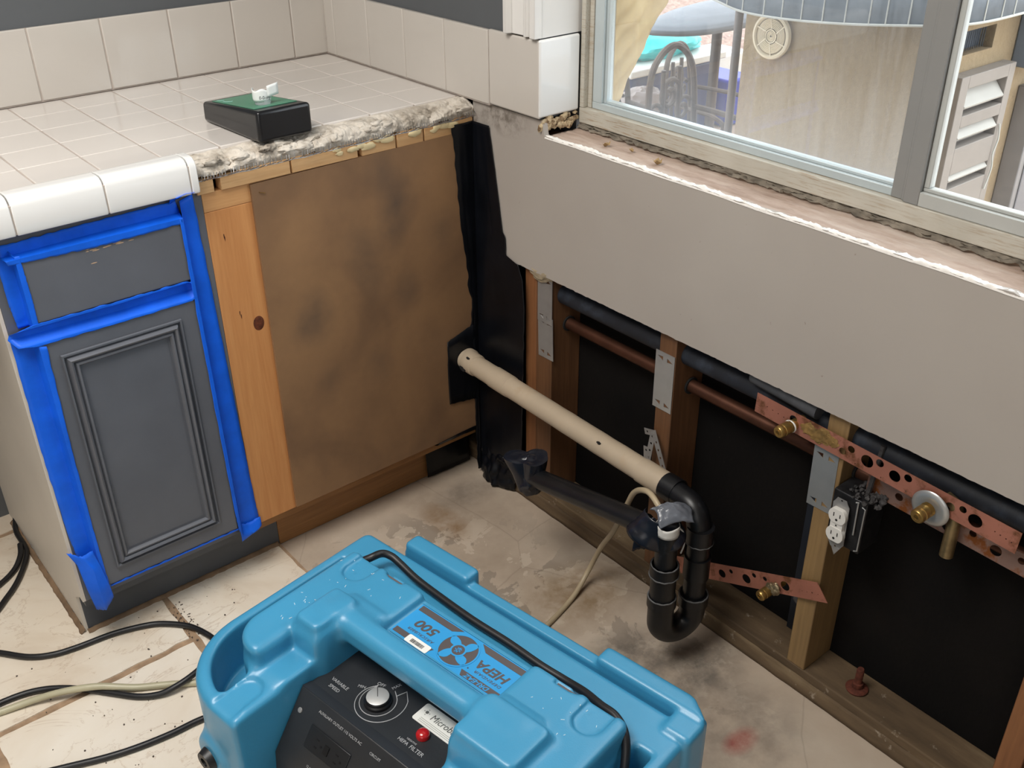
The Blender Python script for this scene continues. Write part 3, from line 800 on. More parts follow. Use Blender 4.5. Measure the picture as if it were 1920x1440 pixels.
# ------------------------------------------------------------------ black plastic sheeting
def lerp_tab(tab, z):
    for (z0, a), (z1, b) in zip(tab[:-1], tab[1:]):
        if z0 >= z >= z1: return a+(b-a)*(z0-z)/(z0-z1)
    return tab[-1][1] if z < tab[-1][0] else tab[0][1]
XL = [(.928, -.064), (.90, -.060), (.70, -.048), (.56, -.030), (.54, -.036), (.50, -.022), (.44, -.026), (.42, -.035), (.21, -.023), (.12, -.022), (0, -.020)]
YRt = [(.925, -.665), (.80, -.688), (.695, -.706), (.69, -.716), (.645, -.716), (.634, -.760), (.60, -.776), (.53, -.782), (.20, -.772), (.05, -.765), (0, -.72)]
bp = MB()
def bpf(u, v):
    z = .928-.922*v
    xl = lerp_tab(XL, z)+.003*mn.noise(Vector((z*40, 0, 0))); yr = lerp_tab(YRt, z)+.002*mn.noise(Vector((z*40, 5, 0)))
    n = mn.fractal(Vector((u*4, z*4, 2)), .7, 2, 2)
    dx = .0012+.0022*abs(n)
    if u < .4: t = u/.4; p = (xl*(1-t)-.0045*t, -.6085-dx*math.sin(t*math.pi), z)
    else:
        t = (u-.4)/.6; p = (-.0030-.0012-dx*(1-t), -.6085+(yr+.6085)*t, z)
    return p
bp.grid(bpf, 60, 160)
props(obj('plastic_sheet', bp, 'plastic_blk', solid=.0004, angle=60), 'tall black plastic sheet taped down the corner between cabinet and wall', 'plastic')
bp = ribbon([[(-.1005, -.6085, .411), (-.05, -.6085, .428), (-.02, -.609, .435)], [(-.103, -.6085, .33), (-.05, -.609, .33), (-.02, -.609, .33)], [(-.102, -.6085, .238), (-.05, -.6085, .230), (-.02, -.609, .225)]], 20, .003, 20, 11)
props(obj('plastic_patch', bp, 'plastic_blk', solid=.0004), 'black plastic patch round the start of the long cream pipe', 'plastic')
bp = ribbon([[(-.139, -.6085, .139), (-.08, -.6085, .142), (-.004, -.6085, .145)], [(-.140, -.602, .128), (-.08, -.602, .128), (-.004, -.602, .128)], [(-.140, -.543, .100), (-.08, -.543, .100), (-.004, -.543, .1)], [(-.140, -.548, .0), (-.08, -.550, .0), (-.004, -.552, .0)]], 24, .002, 20, 12)
props(obj('plastic_flap', bp, 'plastic_blk', solid=.0004), 'black plastic flap over the toe kick in the corner', 'plastic')
bp = MB()
bp.grid(lambda u, v: (-.002-.030*math.sin(math.pi*u)*v-.01*mn.noise(Vector((u*9, v*4, 0))), -.60-.14*u, .085*(1-v)+.006*abs(mn.noise(Vector((u*14, v*9, 1))))), 40, 14)
props(obj('plastic_hem', bp, 'plastic_blk', solid=.0005), 'crumpled black plastic hem touching the concrete by the wall', 'plastic')

# ------------------------------------------------------------------ pipes
# long cream drain pipe
pr0 = empty('drain_pipe', (-.05, -.95, .33), label='long cream coloured drain pipe running along the open wall', cat='pipe')
A0, A1 = Vector((-.050, -.612, .350)), Vector((-.075, -1.305, .362))
p = MB(); P = []
for i in range(60):
    t = i/59; q = A0.lerp(A1, t); P.append(q)
rs = [.0245*(1+.03*mn.noise(Vector((i*.35, 0, 0)))) for i in range(60)]
p.tube(P, rs, 28); obj('pipe', p, 'pipe_white', pr0)
p = MB(); q = [A0+Vector((.0, -.002, -.002)), A0+Vector((0, -.02, 0)), A0+Vector((0, -.045, .0)), A0+Vector((0, -.05, 0))]
p.tube([A0+Vector((.012, .012, .0)), A0+Vector((.006, -.008, 0))]+[A0.lerp(A1, t) for t in (.03, .05, .068, .071)], [.022, .027, .0275, .0275, .027, .0245], 28)
obj('coupling', p, 'pipe_white2', pr0)
p = MB(); p.tube([A0.lerp(A1, t) for t in (.17, .172, .25, .262, .264)], [.0245, .0262, .0262, .0258, .0245], 28)
p.tube([A0.lerp(A1, t) for t in (.89, .892, .985, .99)], [.0245, .0262, .0262, .025], 28)
obj_each('tape_wrap', p, 'pipe_white2', pr0)
p = MB(); p.blob(A0.lerp(A1, .73)+Vector((-.018, 0, .0165)), .006, .5, 2, 3, 2, (.5, 1, .5)); p.blob(A0+Vector((-.0265, -.022, -.008)), .013, .6, 2, 5, 2, (.22, 1, .55)); p.blob(A0+Vector((-.017, -.035, .0215)), .006, .6, 2, 6, 2, (.6, 1.2, .5))
obj_each('dark_chip', p, 'dark_hole', pr0)

# P-trap
trp = empty('drain_trap', (-.12, -1.40, .08), label='black plastic drain trap hanging in a U from the cream pipe', cat='pipe')
RT = .0225
E0 = A1+Vector((0, .004, 0)); RX, RY = -.086, -1.402; LX, LY = -.160, -1.383; ZB = .118
p = MB()
arc = fillet_path([E0, (RX+.002, RY+.014, .362), (RX, RY, .300)], .05, 14)
p.tube(arc, RT+.0015, 24); obj('elbow', p, 'abs', trp)
p = MB(); p.tube([E0+Vector((0, .004, 0)), E0+Vector((-.0005, -.030, 0))], .0275, 24); p.tube([(RX, RY, .328), (RX, RY, .292)], .0270, 24); obj_each('elbow_hub', p, 'abs', trp)
p = MB(); p.tube([(RX, RY, .31), (RX, RY, .15)], RT, 24); obj('tailpiece', p, 'abs', trp)
p = MB(); p.tube([(RX, RY, .256), (RX, RY, .205)], [.0262, .0262], 24); obj('coupling', p, 'abs', trp)
mid = Vector(((RX+LX)/2, (RY+LY)/2, ZB)); dx_ = (Vector((RX, RY, ZB))-mid)
p = MB(); path = [Vector((RX, RY, .150)), Vector((RX, RY, .135))]
for k in range(21):
    a = math.pi*k/20; path.append(mid+dx_*math.cos(a)+Vector((0, 0, -dx_.length*.98*math.sin(a))))
path += [Vector((LX, LY, .135)), Vector((LX, LY, .175))]
p.tube(path, .0262, 26); obj('u_bend', p, 'abs', trp)
p = MB(); p.tube([(RX, RY, .158), (RX, RY, .136)], .0305, 28); p.tube([(LX, LY, .182), (LX, LY, .160)], .0292, 28); obj_each('slip_nut', p, 'abs', trp, bevel=.002)
p = MB()
for (x, y, z, r) in [(RX, RY, .1585, .0285), (LX, LY, .1825, .0275), (LX, LY, .262, .0262), (LX, LY, .238, .0285), (RX, RY, .292, .0262)]:
    p.tube([(x+r*math.cos(2*math.pi*k/40), y+r*math.sin(2*math.pi*k/40), z+.0006*math.sin(k*1.7)) for k in range(40)], .0016, 6, closed=True)
obj_each('cement_ring', p, 'abs_seam', trp)
p = MB(); p.tube([(LX, LY, .18), (LX, LY, .262)], .0252, 26); p.tube([(LX, LY, .262), (LX, LY, .236)], .0285, 26); obj('adapter', p, 'abs', trp)
p = MB(); p.tube([(LX, LY, .25), (LX+.001, LY-.001, .352)], .0215, 24, cap=False); obj('standpipe', p, 'abs', trp)
p = MB()
p.grid(lambda u, v: (LX+(.0222+.001*mn.noise(Vector((u*9, v*5, 0))))*math.cos(2*math.pi*u), LY+(.0222)*math.sin(2*math.pi*u), .338+.022*v+.002*math.sin(u*19)*v), 40, 4)
obj('white_rim', p, 'white_plastic', trp, solid=.001)

# capped horizontal arm
arm = empty('vent_arm', (-.17, -1.17, .26), label='black capped pipe arm with taped plastic over both ends', cat='pipe')
B0, B1 = Vector((-.168, -1.335, .334)), Vector((-.165, -1.000, .262))
p = MB(); p.tube([B0.lerp(B1, t) for t in (0, .1, .5, .9, 1)], .0215, 24); obj('pipe', p, 'abs', arm)
def wrapcap(c, h, r0, r1, seed, drag=(0, 0), skew=0):
    m = MB()
    def fn(u, v):
        a = 2*math.pi*u; r = r0+(r1-r0)*v
        fold = 1+(.10+.25*v)*math.cos(a*2+.6+seed)+.16*v*math.sin(a*3+seed)+.10*mn.noise(Vector((math.cos(a)*2, math.sin(a)*2, v*2+seed)))
        return (c[0]+drag[0]*v+r*fold*math.cos(a), c[1]+drag[1]*v+r*fold*math.sin(a), c[2]+h*v+skew*v*math.cos(a)+.003*mn.noise(Vector((u*9, v*3, seed))))
    m.grid(fn, 60, 14)
    # crumpled top
    m.grid(lambda u, v: tuple(np.array(fn(u, 1))*(1-v)+np.array((c[0]+drag[0], c[1]+drag[1], c[2]+h+.003*math.sin(v*9)))*v), 60, 6)
    return m
blk2 = mat('glossy black plastic wrap', (24, 27, 36), .25, var=.3, scale=20, bump=.3, bscale=30)
obj('end_wrap', wrapcap((-.166, -.992, .225), .082, .024, .036, 1.2, (-.002, .006), .004), blk2, arm, angle=50)
p = MB(); p.blob((-.166, -.995, .248), .027, .25, 2, 4, 3, (1, 1, 1.1)); obj('pipe_cap', p, blk2, arm)
# wrap at the standpipe
m = MB()
def wf(u, v):
    a = 2*math.pi*u
    r = .026+.018*v+.010*v*math.cos(2*a+1.0)+.006*v*math.sin(3*a)+.003*mn.noise(Vector((a, v*3, 0)))
    return (-.158+r*math.cos(a), -1.372+.012+r*math.sin(a)*1.15, .372-.055*v-.015*v*math.sin(a*2)+.004*mn.noise(Vector((u*8, v*5, 3))))
m.grid(lambda u, v: wf(.30+u*.62, v), 46, 10)
obj('end_wrap', m, blk2, arm, solid=.0006, angle=50)
m = MB(); m.grid(lambda u, v: (-.150+.062*(u-.5)+.006*math.sin(v*5), -1.385-.035*(v-.5)-.03*(u-.5), .386-.022*v*v+.010*math.sin(math.pi*u)+.003*mn.noise(Vector((u*7, v*7, 0)))), 20, 14)
obj('plastic_flap', m, mat('shiny grey plastic', (96, 100, 108), .2, var=.2, scale=25, bump=.3, bscale=40), arm, solid=.0006)
m = MB(); m.grid(lambda u, v: (-.172+.03*u-.012*v, -1.318-.036*u, .352-.012*u-.085*v*(1-.35*u)+.004*mn.noise(Vector((u*7, v*7, 4)))), 14, 14)
obj('plastic_flap', m, blk2, arm, solid=.0006)

# beige tube rising from the floor and looping into the standpipe
p = MB()
pts = spline([(-.36, -1.175, -.001), (-.256, -1.156, -.0005), (-.16, -1.13, .002), (-.10, -1.115, .035), (-.09, -1.14, .11), (-.10, -1.185, .19), (-.115, -1.232, .290), (-.128, -1.265, .352), (-.145, -1.312, .388), (-.158, -1.350, .388), (-.161, -1.376, .360), (-.160, -1.384, .30)], 12)
p.tube(pts, .0058, 12)
props(obj('drain_hose', p, 'hose_beige'), 'thin beige tube rising from the concrete and looping into the black trap', 'hose')
p = MB(); p.tube(spline([(-.145, -1.398, .352), (-.135, -1.402, .335), (-.134, -1.404, .31), (-.139, -1.402, .29)], 6), .0016, 6)
props(obj('white_string', p, 'white_plastic'), 'short white wire hanging beside the standpipe of the trap', 'wire')

# water pipes in the cavity
cp = empty('copper_pipe', (.06, -1.3, .505), label='brown copper pipe threaded through the studs', cat='pipe')
p = MB(); p.tube([(.062, -.80, .506), (.062, -1.5, .507), (.060, -2.6, .501)], .0135, 18); obj('pipe', p, 'copper', cp)
p = MB()
for y in (-.858, -1.224, -1.616): p.tube([(.062, y, .506), (.062, y-.004, .506)], .018, 20)
obj_each('drill_hole', p, 'dark_hole', cp)
p = MB(); p.tube([(.052, -.80, .582), (.052, -1.40, .582), (.052, -2.6, .578)], .0235, 20)
props(obj('black_pipe', p, 'black_paint'), 'thick black pipe running just below the drywall edge', 'pipe')
p = MB(); p.tube([(.030, -1.40, .622), (.028, -1.50, .616), (.028, -1.545, .612)], .019, 16)
props(obj('pipe_sleeve', p, mat('grey foam sleeve', (74, 76, 80), .8, var=.2, scale=30)), 'grey foam sleeve above the copper strap end', 'sleeve')
p = MB(); p.blob((.008, -.825, .634), .026, .35, 2.5, 2, 3, (.3, 1.5, .7))
props(obj('foam_lump', p, 'spackle'), 'lump of dried foam above the steel plate nearest the corner', 'foam')
p = MB(); p.grid(lambda u, v: (.08+.012*u, -1.536-.035*u*(1-.4*v), .26-.12*v+.02*u*math.sin(v*7)), 8, 14); p.grid(lambda u, v: (.07+.01*u, -1.53-.05*u, .165-.05*v*(1-abs(u-.5))), 8, 8)
props(obj('paper_scrap', p, mat('torn grey paper', (96, 92, 90), .8, var=.3, scale=40), solid=.0008), 'torn scrap of paper behind the pale stud', 'paper')
# dark blue seam strip left of pale stud
p = MB(); p.box(.088, .1010, -1.55, -1.515, .0445, .49)
props(obj('seam_strip', p, mat('blue black membrane', (20, 26, 36), .6, var=.2)), 'dark membrane strip inside the cavity left of the pale stud', 'membrane')

# ------------------------------------------------------------------ nail plates
def nail_plate(yc, z0, z1, w_, label, tilt=0, m='steel'):
    t = .0012; hw = w_/2
    outer = [(-hw, -(z1-z0)/2), (hw, -(z1-z0)/2), (hw, (z1-z0)/2), (-hw, (z1-z0)/2)]
    hh = (z1-z0)/2; holes = []
    for sy in (-1, 1):
        for sx in (-1, 1):
            cx, cy = sx*hw*.52, sy*(hh-.014); holes.append([(cx-.0075, cy-.003*sx), (cx+.0075, cy-.0055), (cx+.0075, cy+.0045)] if sx < 0 else [(cx+.0075, cy-.003), (cx-.0075, cy-.005), (cx-.0075, cy+.0045)])
    me = curve_mesh([outer]+holes, t/2)
    mb = MB(); F = frame((.0118, yc, (z0+z1)/2), (0, -1, 0), (0, 0, 1)) @ Matrix.Rotation(tilt, 4, 'Z'); add_me(mb, me, F)
    return props(obj('nail_plate', mb, m), label, 'plate', 'steel plates on the studs')
nail_plate(-.837, .425, .530, .050, 'steel plate nearest the corner, lower of its overlapping pair', .03)
o_ = nail_plate(-.835, .515, .632, .048, 'steel plate nearest the corner, upper of its overlapping pair'); o_.location.x -= .0012
nail_plate(-1.196, .455, .586, .050, 'steel plate on the stud above the perforated hanger', 0, 'steel_bright')
nail_plate(-1.581, .428, .553, .050, 'steel plate just above the electrical outlet', .02, 'steel_bright')

# ------------------------------------------------------------------ perforated straps
def strap(name, p0, p1, wid, holes, m, label, cut=0, tilt_up=(0, 0, 1), cutr=0):
    p0, p1 = Vector(p0), Vector(p1); L = (p1-p0).length; hw = wid/2
    outer = [(0, -hw), (L, -hw), (L-cutr, hw), (cut, hw)]
    hs = [circ(a*L, b*hw, r*(1.22 if r > .002 else 1), 20) for a, b, r in holes]
    me = curve_mesh([outer]+hs, .0006)
    mb = MB(); add_me(mb, me, frame(p0, p1-p0, tilt_up))
    return props(obj(name, mb, m), label, 'strap')
hl = [(.05, .1, .0012), (.075, .05, .0012), (.10, .0, .0012), (.125, -.05, .0012), (.165, .25, .0065), (.265, -.1, .0095), (.31, .1, .0035), (.375, -.25, .0055), (.405, .35, .0055), (.43, -.75, .0012), (.47, .05, .0095), (.515, .5, .0060), (.53, -.75, .0012), (.575, .05, .0085), (.62, .5, .0058), (.625, -.75, .0012), (.72, .0, .008), (.775, .0, .0065), (.815, .35, .005), (.86, -.05, .0095), (.925, -.05, .0012), (.943, -.1, .0012), (.962, -.15, .0012), (.98, -.2, .0012)]
strap('copper_strap', (.004, -1.427, .584), (.002, -1.925, .566), .040, hl, 'copper_strap', 'long copper strap with round holes across the pale stud')
hl2 = [(.12, .1, .006), (.2, .3, .005), (.3, -.1, .0095), (.38, .4, .005), (.46, .0, .008), (.54, .3, .005), (.62, 0, .0095), (.70, -.3, .005), (.8, .1, .008), (.9, .3, .005)]
strap('copper_strap', (.030, -1.655, .520), (.028, -2.16, .508), .040, hl2, 'strap_dark', 'tarnished copper strap behind and below the long bright one')
hl3 = [(.22, .3, .004), (.33, -.05, .0075), (.40, .4, .004), (.50, -.1, .0085), (.56, .45, .0042), (.63, .3, .004), (.755, -.05, .0085), (.86, -.2, .001), (.89, -.2, .001), (.92, -.2, .0016), (.955, -.25, .001)]
strap('copper_strap', (.004, -1.285, .107), (.004, -1.632, .264), .040, hl3, 'copper_strap', 'lower copper strap between the black trap and the foot of the pale stud', 0, (0, 0, 1), .012)

def stub(loc, d, L, label, r=.0115):
    r0 = empty('brass_stub', loc, label=label, cat='fitting')
    F = frame(loc, Vector(d).orthogonal(), Vector(d).cross(Vector(d).orthogonal()))
    m = MB(); m.lathe([(r*.85, -.02), (r*.85, L*.45), (r, L*.47), (r, L*.72), (r*.9, L*.74), (r*.98, L*.77), (r*.98, L-.002), (r*.85, L), (.0001, L)], F, 24)
    obj('body', m, 'brass', r0)
    m = MB()
    for k in (.2, .26, .32, .38): m.lathe([(r*.84, L*k-.001), (r*1.0, L*k), (r*.84, L*k+.001)], F, 24)
    m.lathe([(r*.5, L+.0002), (r*.5, L+.0008), (r*.35, L+.0008), (r*.35, L+.0002)], F, 20)
    obj_each('thread', m, 'brass', r0); return r0
s1 = stub((.006, -1.513, .5775), (-1, .12, -.08), .043, 'brass pipe stub near the left end of the long copper strap')
m = MB(); F = frame((-.008, -1.5118, .5766), (0, 1, 0), (0, 0, 1)); m.lathe([(.0105, -.002), (.0125, 0), (.0105, .003)], frame((-.006, -1.5115, .5765), (0, 1, .05), (-.08, .0, 1)), 20)
obj('white_collar', m, 'white_plastic', s1)
s2 = stub((.004, -1.785, .5545), (-1, .10, -.12), .040, 'brass pipe stub poking through the round zinc washer', .0125)
s3 = stub((.006, -1.525, .208), (-1, .12, -.15), .042, 'brass pipe stub on the lower copper strap', .011)
m = MB(); m.blob((-.008, -1.530, .213), .013, .4, 2, 3, 3, (.8, 1.1, 1)); obj('solder_lump', m, mat('dull solder', (130, 116, 90), .4, .6, var=.3, scale=60), s3)
wsh = MB(); F = frame((-.002, -1.785, .5535), (0, -1, .02), (-.08, 0, 1))
wsh.lathe([(.0135, -.0006), (.031, -.0006), (.0325, .0008), (.031, .0030), (.024, .0050), (.0175, .0044), (.0135, .0040)], F, 44)
props(obj('zinc_washer', wsh, 'steel_bright'), 'large round zinc washer on the long copper strap', 'washer')
m = MB(); m.tube(fillet_path([(.020, -1.795, .572), (.018, -1.818, .566), (.012, -1.822, .472)], .02, 8), [.010]*6+[.0105]*4+[.011], 18)
props(obj('copper_elbow', m, mat('tarnished elbow', (130, 112, 80), .4, .7, var=.3, scale=40)), 'tarnished copper elbow hanging down behind the zinc washer', 'fitting')
m = MB()
for (y, z, r) in [(-1.545, .583, .012), (-1.565, .578, .014), (-1.59, .581, .011), (-1.575, .590, .009)]: m.blob((.002, y, z), r, .6, 2.5, y*9, 3, (.14, 1.2, .9))
props(obj('solder_splash', m, mat('crusty solder', (150, 120, 72), .6, .5, var=.4, scale=60)), 'crusty brown solder on the long copper strap at the pale stud', 'solder')

# hanger strap, bent, perforated steel
hg = empty('steel_hanger', (0, -1.20, .30), label='bent perforated steel hanger strap nailed to the middle stud', cat='strap')
def hang(p0, p1, w_=.014):
    p0, p1 = Vector(p0), Vector(p1); L = (p1-p0).length; n = max(2, int(L/.016))
    me = curve_mesh([[(0, -w_/2), (L, -w_/2), (L, w_/2), (0, w_/2)]]+[circ((i+.5)*L/n, 0, .0026, 12) for i in range(n)], .0005)
    m = MB(); add_me(m, me, frame(p0, p1-p0, Vector((1, 0, 0)).cross(p1-p0))); return m
obj('band', hang((.006, -1.160, .388), (.003, -1.192, .398)), 'steel', hg)
obj('band', hang((.001, -1.188, .404), (-.030, -1.272, .305)), 'steel', hg)
obj('band', hang((-.001, -1.190, .400), (-.012, -1.185, .300)), 'steel', hg)
obj('band', hang((.008, -1.165, .350), (.006, -1.172, .300)), 'steel', hg)

# ------------------------------------------------------------------ outlet
ou = empty('wall_outlet', (0, -1.645, .39), label='white duplex outlet hanging out of its steel box by the pale stud', cat='outlet')
m = MB(); m.box(-.004, .055, -1.682, -1.6155, .392, .500); 
bx = obj('steel_box', m, mat('black painted steel box', (42, 42, 44), .45, .5, var=.5, scale=60), ou, bevel=.002)
m = MB(); m.tube([(-.006, -1.674, .492), (-.006, -1.680, .49), (-.006, -1.680, .40), (-.006, -1.674, .397)], .0013, 8); m.tube([(-.007, -1.662, .496), (-.007, -1.666, .498), (-.008, -1.668, .43)], .0015, 8)
obj('ground_wire', m, 'steel_bright', ou)
F = frame((-.012, -1.640, .440), (0, -1, 0), (0, 0, 1)) @ Matrix.Rotation(.03, 4, 'Z')
sp_ = [(-.009, -.052), (.009, -.052), (.012, -.046), (.016, -.04), (.016, .04), (.012, .046), (.009, .052), (-.009, .052), (-.012, .046), (-.016, .04), (-.016, -.04), (-.012, -.046)]
me = curve_mesh([sp_, circ(0, .0485, .002, 12), circ(0, -.0485, .002, 12)], .0006); m = MB(); add_me(m, me, F); obj('yoke', m, 'steel', ou)
m = MB()
def cap(cy):
    pts = [(.0165*math.cos(a), cy+.0165*math.sin(a)) for a in [2*math.pi*k/32 for k in range(32)]]
    return [(x, max(cy-.0140, min(cy+.0140, y))) for x, y in pts]
for cy in (.0195, -.0195):
    me = curve_mesh([cap(cy)], .004, .0005); add_me(m, me, F @ Matrix.Translation((0, 0, .005)))
m.add([F @ Vector(p) for p in [(-.012, -.008, .001), (.012, -.008, .001), (.012, .008, .001), (-.012, .008, .001), (-.012, -.008, .0075), (.012, -.008, .0075), (.012, .008, .0075), (-.012, .008, .0075)]], [(0, 3, 2, 1), (4, 5, 6, 7), (0, 1, 5, 4), (1, 2, 6, 5), (2, 3, 7, 6), (3, 0, 4, 7)])
rc = obj('receptacle', m, 'white_plastic', ou)
m = MB()
for cy in (.0195, -.0195):
    for sx in (-.0062, .0062): m.box(sx-.0008, sx+.0008, cy-.001, cy+.0065, .0092, .0100, F)
    m.lathe([(.0023, .0092), (.0023, .0100)], F @ Matrix.Translation((0, cy-.007, 0)), 14)
m.lathe([(.0015, .0076), (.0015, .0085)], F, 12)
obj_each('slot', m, 'dark_hole', rc)
m = MB(); m.grid(lambda u, v: (-.010-.003*u, -1.632-.020*u, .388-.018*v*(1-abs(2*u-1))+.003*u), 8, 6)
obj('bent_tab', m, 'steel', ou, solid=.0008)
m = MB()
for k in range(40): m.blob((rnd(-.006, .05), rnd(-1.70, -1.64), .503+rnd(-.004, .006)), rnd(.002, .006), .6, 2, k, 2)
m.tube([(.02, -1.665, .50), (.022, -1.668, .54), (.03, -1.67, .60)], .0045, 8)
props(obj('debris', m, mat('soot crumbs', (56, 54, 54), .8, var=.6, scale=120), ou), kind='stuff')

# anchor bolt
ab = empty('anchor_bolt', (.055, -1.712, .0445), label='rusty anchor bolt and washer in the floor plate', cat='bolt')
m = MB(); m.lathe([(.0001, 0), (.020, 0), (.0215, .004), (.019, .0065), (.010, .0075), (.0001, .0078)], Matrix.Translation((.052, -1.708, .0445)), 28); obj('washer', m, 'rust', ab)
m = MB(); m.lathe([(.0105, .0), (.0105, .012), (.0075, .0135), (.007, .02), (.0075, .024), (.007, .028), (.0076, .032), (.007, .036), (.0074, .044), (.006, .048)], Matrix.Translation((.052, -1.708, .0505)), 12); obj('shank', m, 'rust', ab)

# ------------------------------------------------------------------ instrument on the counter
ins = empty('test_instrument', (-.450, -.500, H), R(-0), label='black wedge shaped instrument with green display on the tiled counter', cat='instrument')
# footprint quad (front-left, front-right, back-right, back-left)
fb = [(-.508, -.603), (-.392, -.603), (-.404, -.385), (-.520, -.385)]
ftop = [(-.506, -.603), (-.392, -.603), (-.404, -.388), (-.520, -.388)]
m = MB()
zb_ = H+.0015
hF, hB = .060, .040
v = [(*fb[0], zb_), (*fb[1], zb_), (*fb[2], zb_), (*fb[3], zb_), (*ftop[0], zb_+hF), (*ftop[1], zb_+hF), (*ftop[2], zb_+hB), (*ftop[3], zb_+hB)]
m.add(v, [(0, 3, 2, 1), (4, 5, 6, 7), (0, 1, 5, 4), (1, 2, 6, 5), (2, 3, 7, 6), (3, 0, 4, 7)])
ic = obj('case', m, 'box_blk', ins, bevel=.007, segs=4)
def onTop(s, t, h=.0): # s across 0..1, t front 0..back 1
    a = Vector(v[4]).lerp(Vector(v[5]), s); b = Vector(v[7]).lerp(Vector(v[6]), s); q = a.lerp(b, t); return (q.x, q.y, q.z+h)
m = MB(); g8 = [onTop(.10, .14, .0003), onTop(.90, .14, .0003), onTop(.90, .90, .0003), onTop(.10, .90, .0003)]
g8b = [(x, y, z+.0008) for x, y, z in g8]; m.add(g8+g8b, [(0, 3, 2, 1), (4, 5, 6, 7), (0, 1, 5, 4), (1, 2, 6, 5), (2, 3, 7, 6), (3, 0, 4, 7)])
obj('green_label', m, 'green', ins)
m = MB(); a, b = Vector(onTop(.2, .8, .0018)), Vector(onTop(.2, .62, .0018))
m.tube(spline([onTop(.15, .86, .0016), onTop(.22, .80, .0016), onTop(.16, .74, .0016), onTop(.25, .68, .0016), onTop(.3, .72, .0016)], 5), .0007, 5)
obj('printed_mark', m, mat('pale print', (150, 190, 180), .5), ins)
cc = Vector(onTop(.44, .30, .0012))
jr = empty('sample_cap', tuple(cc), label='small clear cap with torn white paper standing on the black instrument', cat='cap')
m = MB(); m.lathe([(.0145, 0), (.0155, .001), (.0155, .010), (.013, .012), (.013, .024), (.0125, .024), (.0125, .012), (.0001, .011)], Matrix.Translation(cc), 32); obj('clear_cap', m, 'jar', jr)
m = MB()
m.grid(lambda u, v: (cc.x+(.0165+.002*math.sin(u*6))*math.cos(2.3+u*3.5), cc.y+(.0165+.002*math.sin(u*6))*math.sin(2.3+u*3.5), cc.z+.008+.022*v+.002*math.sin(u*14)*v), 40, 5)
m.grid(lambda u, v: (cc.x+.004+.026*u, cc.y-.015+.004*u, cc.z+.014+.022*v+.003*u), 4, 4)
pp = obj('paper_tag', m, mat('white paper tag', (226, 230, 228), .7, var=.02), jr, solid=.0004)
m = MB(); add_text(m, '0-0-my', .009, frame(cc+Vector((-.004, -.0195, .016)), (1, .1, -.1), (0, 0, 1)), extrude=.0002); obj('handwriting', m, 'print_black', pp)

# ------------------------------------------------------------------ air scrubber (rotomoulded body as a blended solid)
SO = Vector((-.59, -1.163, 0)); SA = R(-80.70)
scr = empty('air_scrubber', tuple(SO), SA, label='big blue portable air scrubber lying on its side on the floor', cat='machine')

def smin(a, b, k):
    h = np.clip(.5+.5*(b-a)/k, 0, 1); return b*(1-h)+a*h-k*h*(1-h)
def smax(a, b, k): return -smin(-a, -b, k)
def sd_box(X, Y, Z, x0, x1, y0, y1, z0, z1, r=.01):
    qx = np.abs(X-(x0+x1)/2)-((x1-x0)/2-r); qy = np.abs(Y-(y0+y1)/2)-((y1-y0)/2-r); qz = np.abs(Z-(z0+z1)/2)-((z1-z0)/2-r)
    out = np.sqrt(np.maximum(qx, 0)**2+np.maximum(qy, 0)**2+np.maximum(qz, 0)**2)+np.minimum(np.maximum(qx, np.maximum(qy, qz)), 0)-r
    return out
def sd_rect2(X, Y, x0, x1, y0, y1, r):
    qx = np.abs(X-(x0+x1)/2)-((x1-x0)/2-r); qy = np.abs(Y-(y0+y1)/2)-((y1-y0)/2-r)
    return np.sqrt(np.maximum(qx, 0)**2+np.maximum(qy, 0)**2)+np.minimum(np.maximum(qx, qy), 0)-r
def sd_slab(d2, Z, z0, z1, r):
    qz = np.abs(Z-(z0+z1)/2)-((z1-z0)/2-r); d = d2+r
    return np.sqrt(np.maximum(d, 0)**2+np.maximum(qz, 0)**2)+np.minimum(np.maximum(d, qz), 0)-r

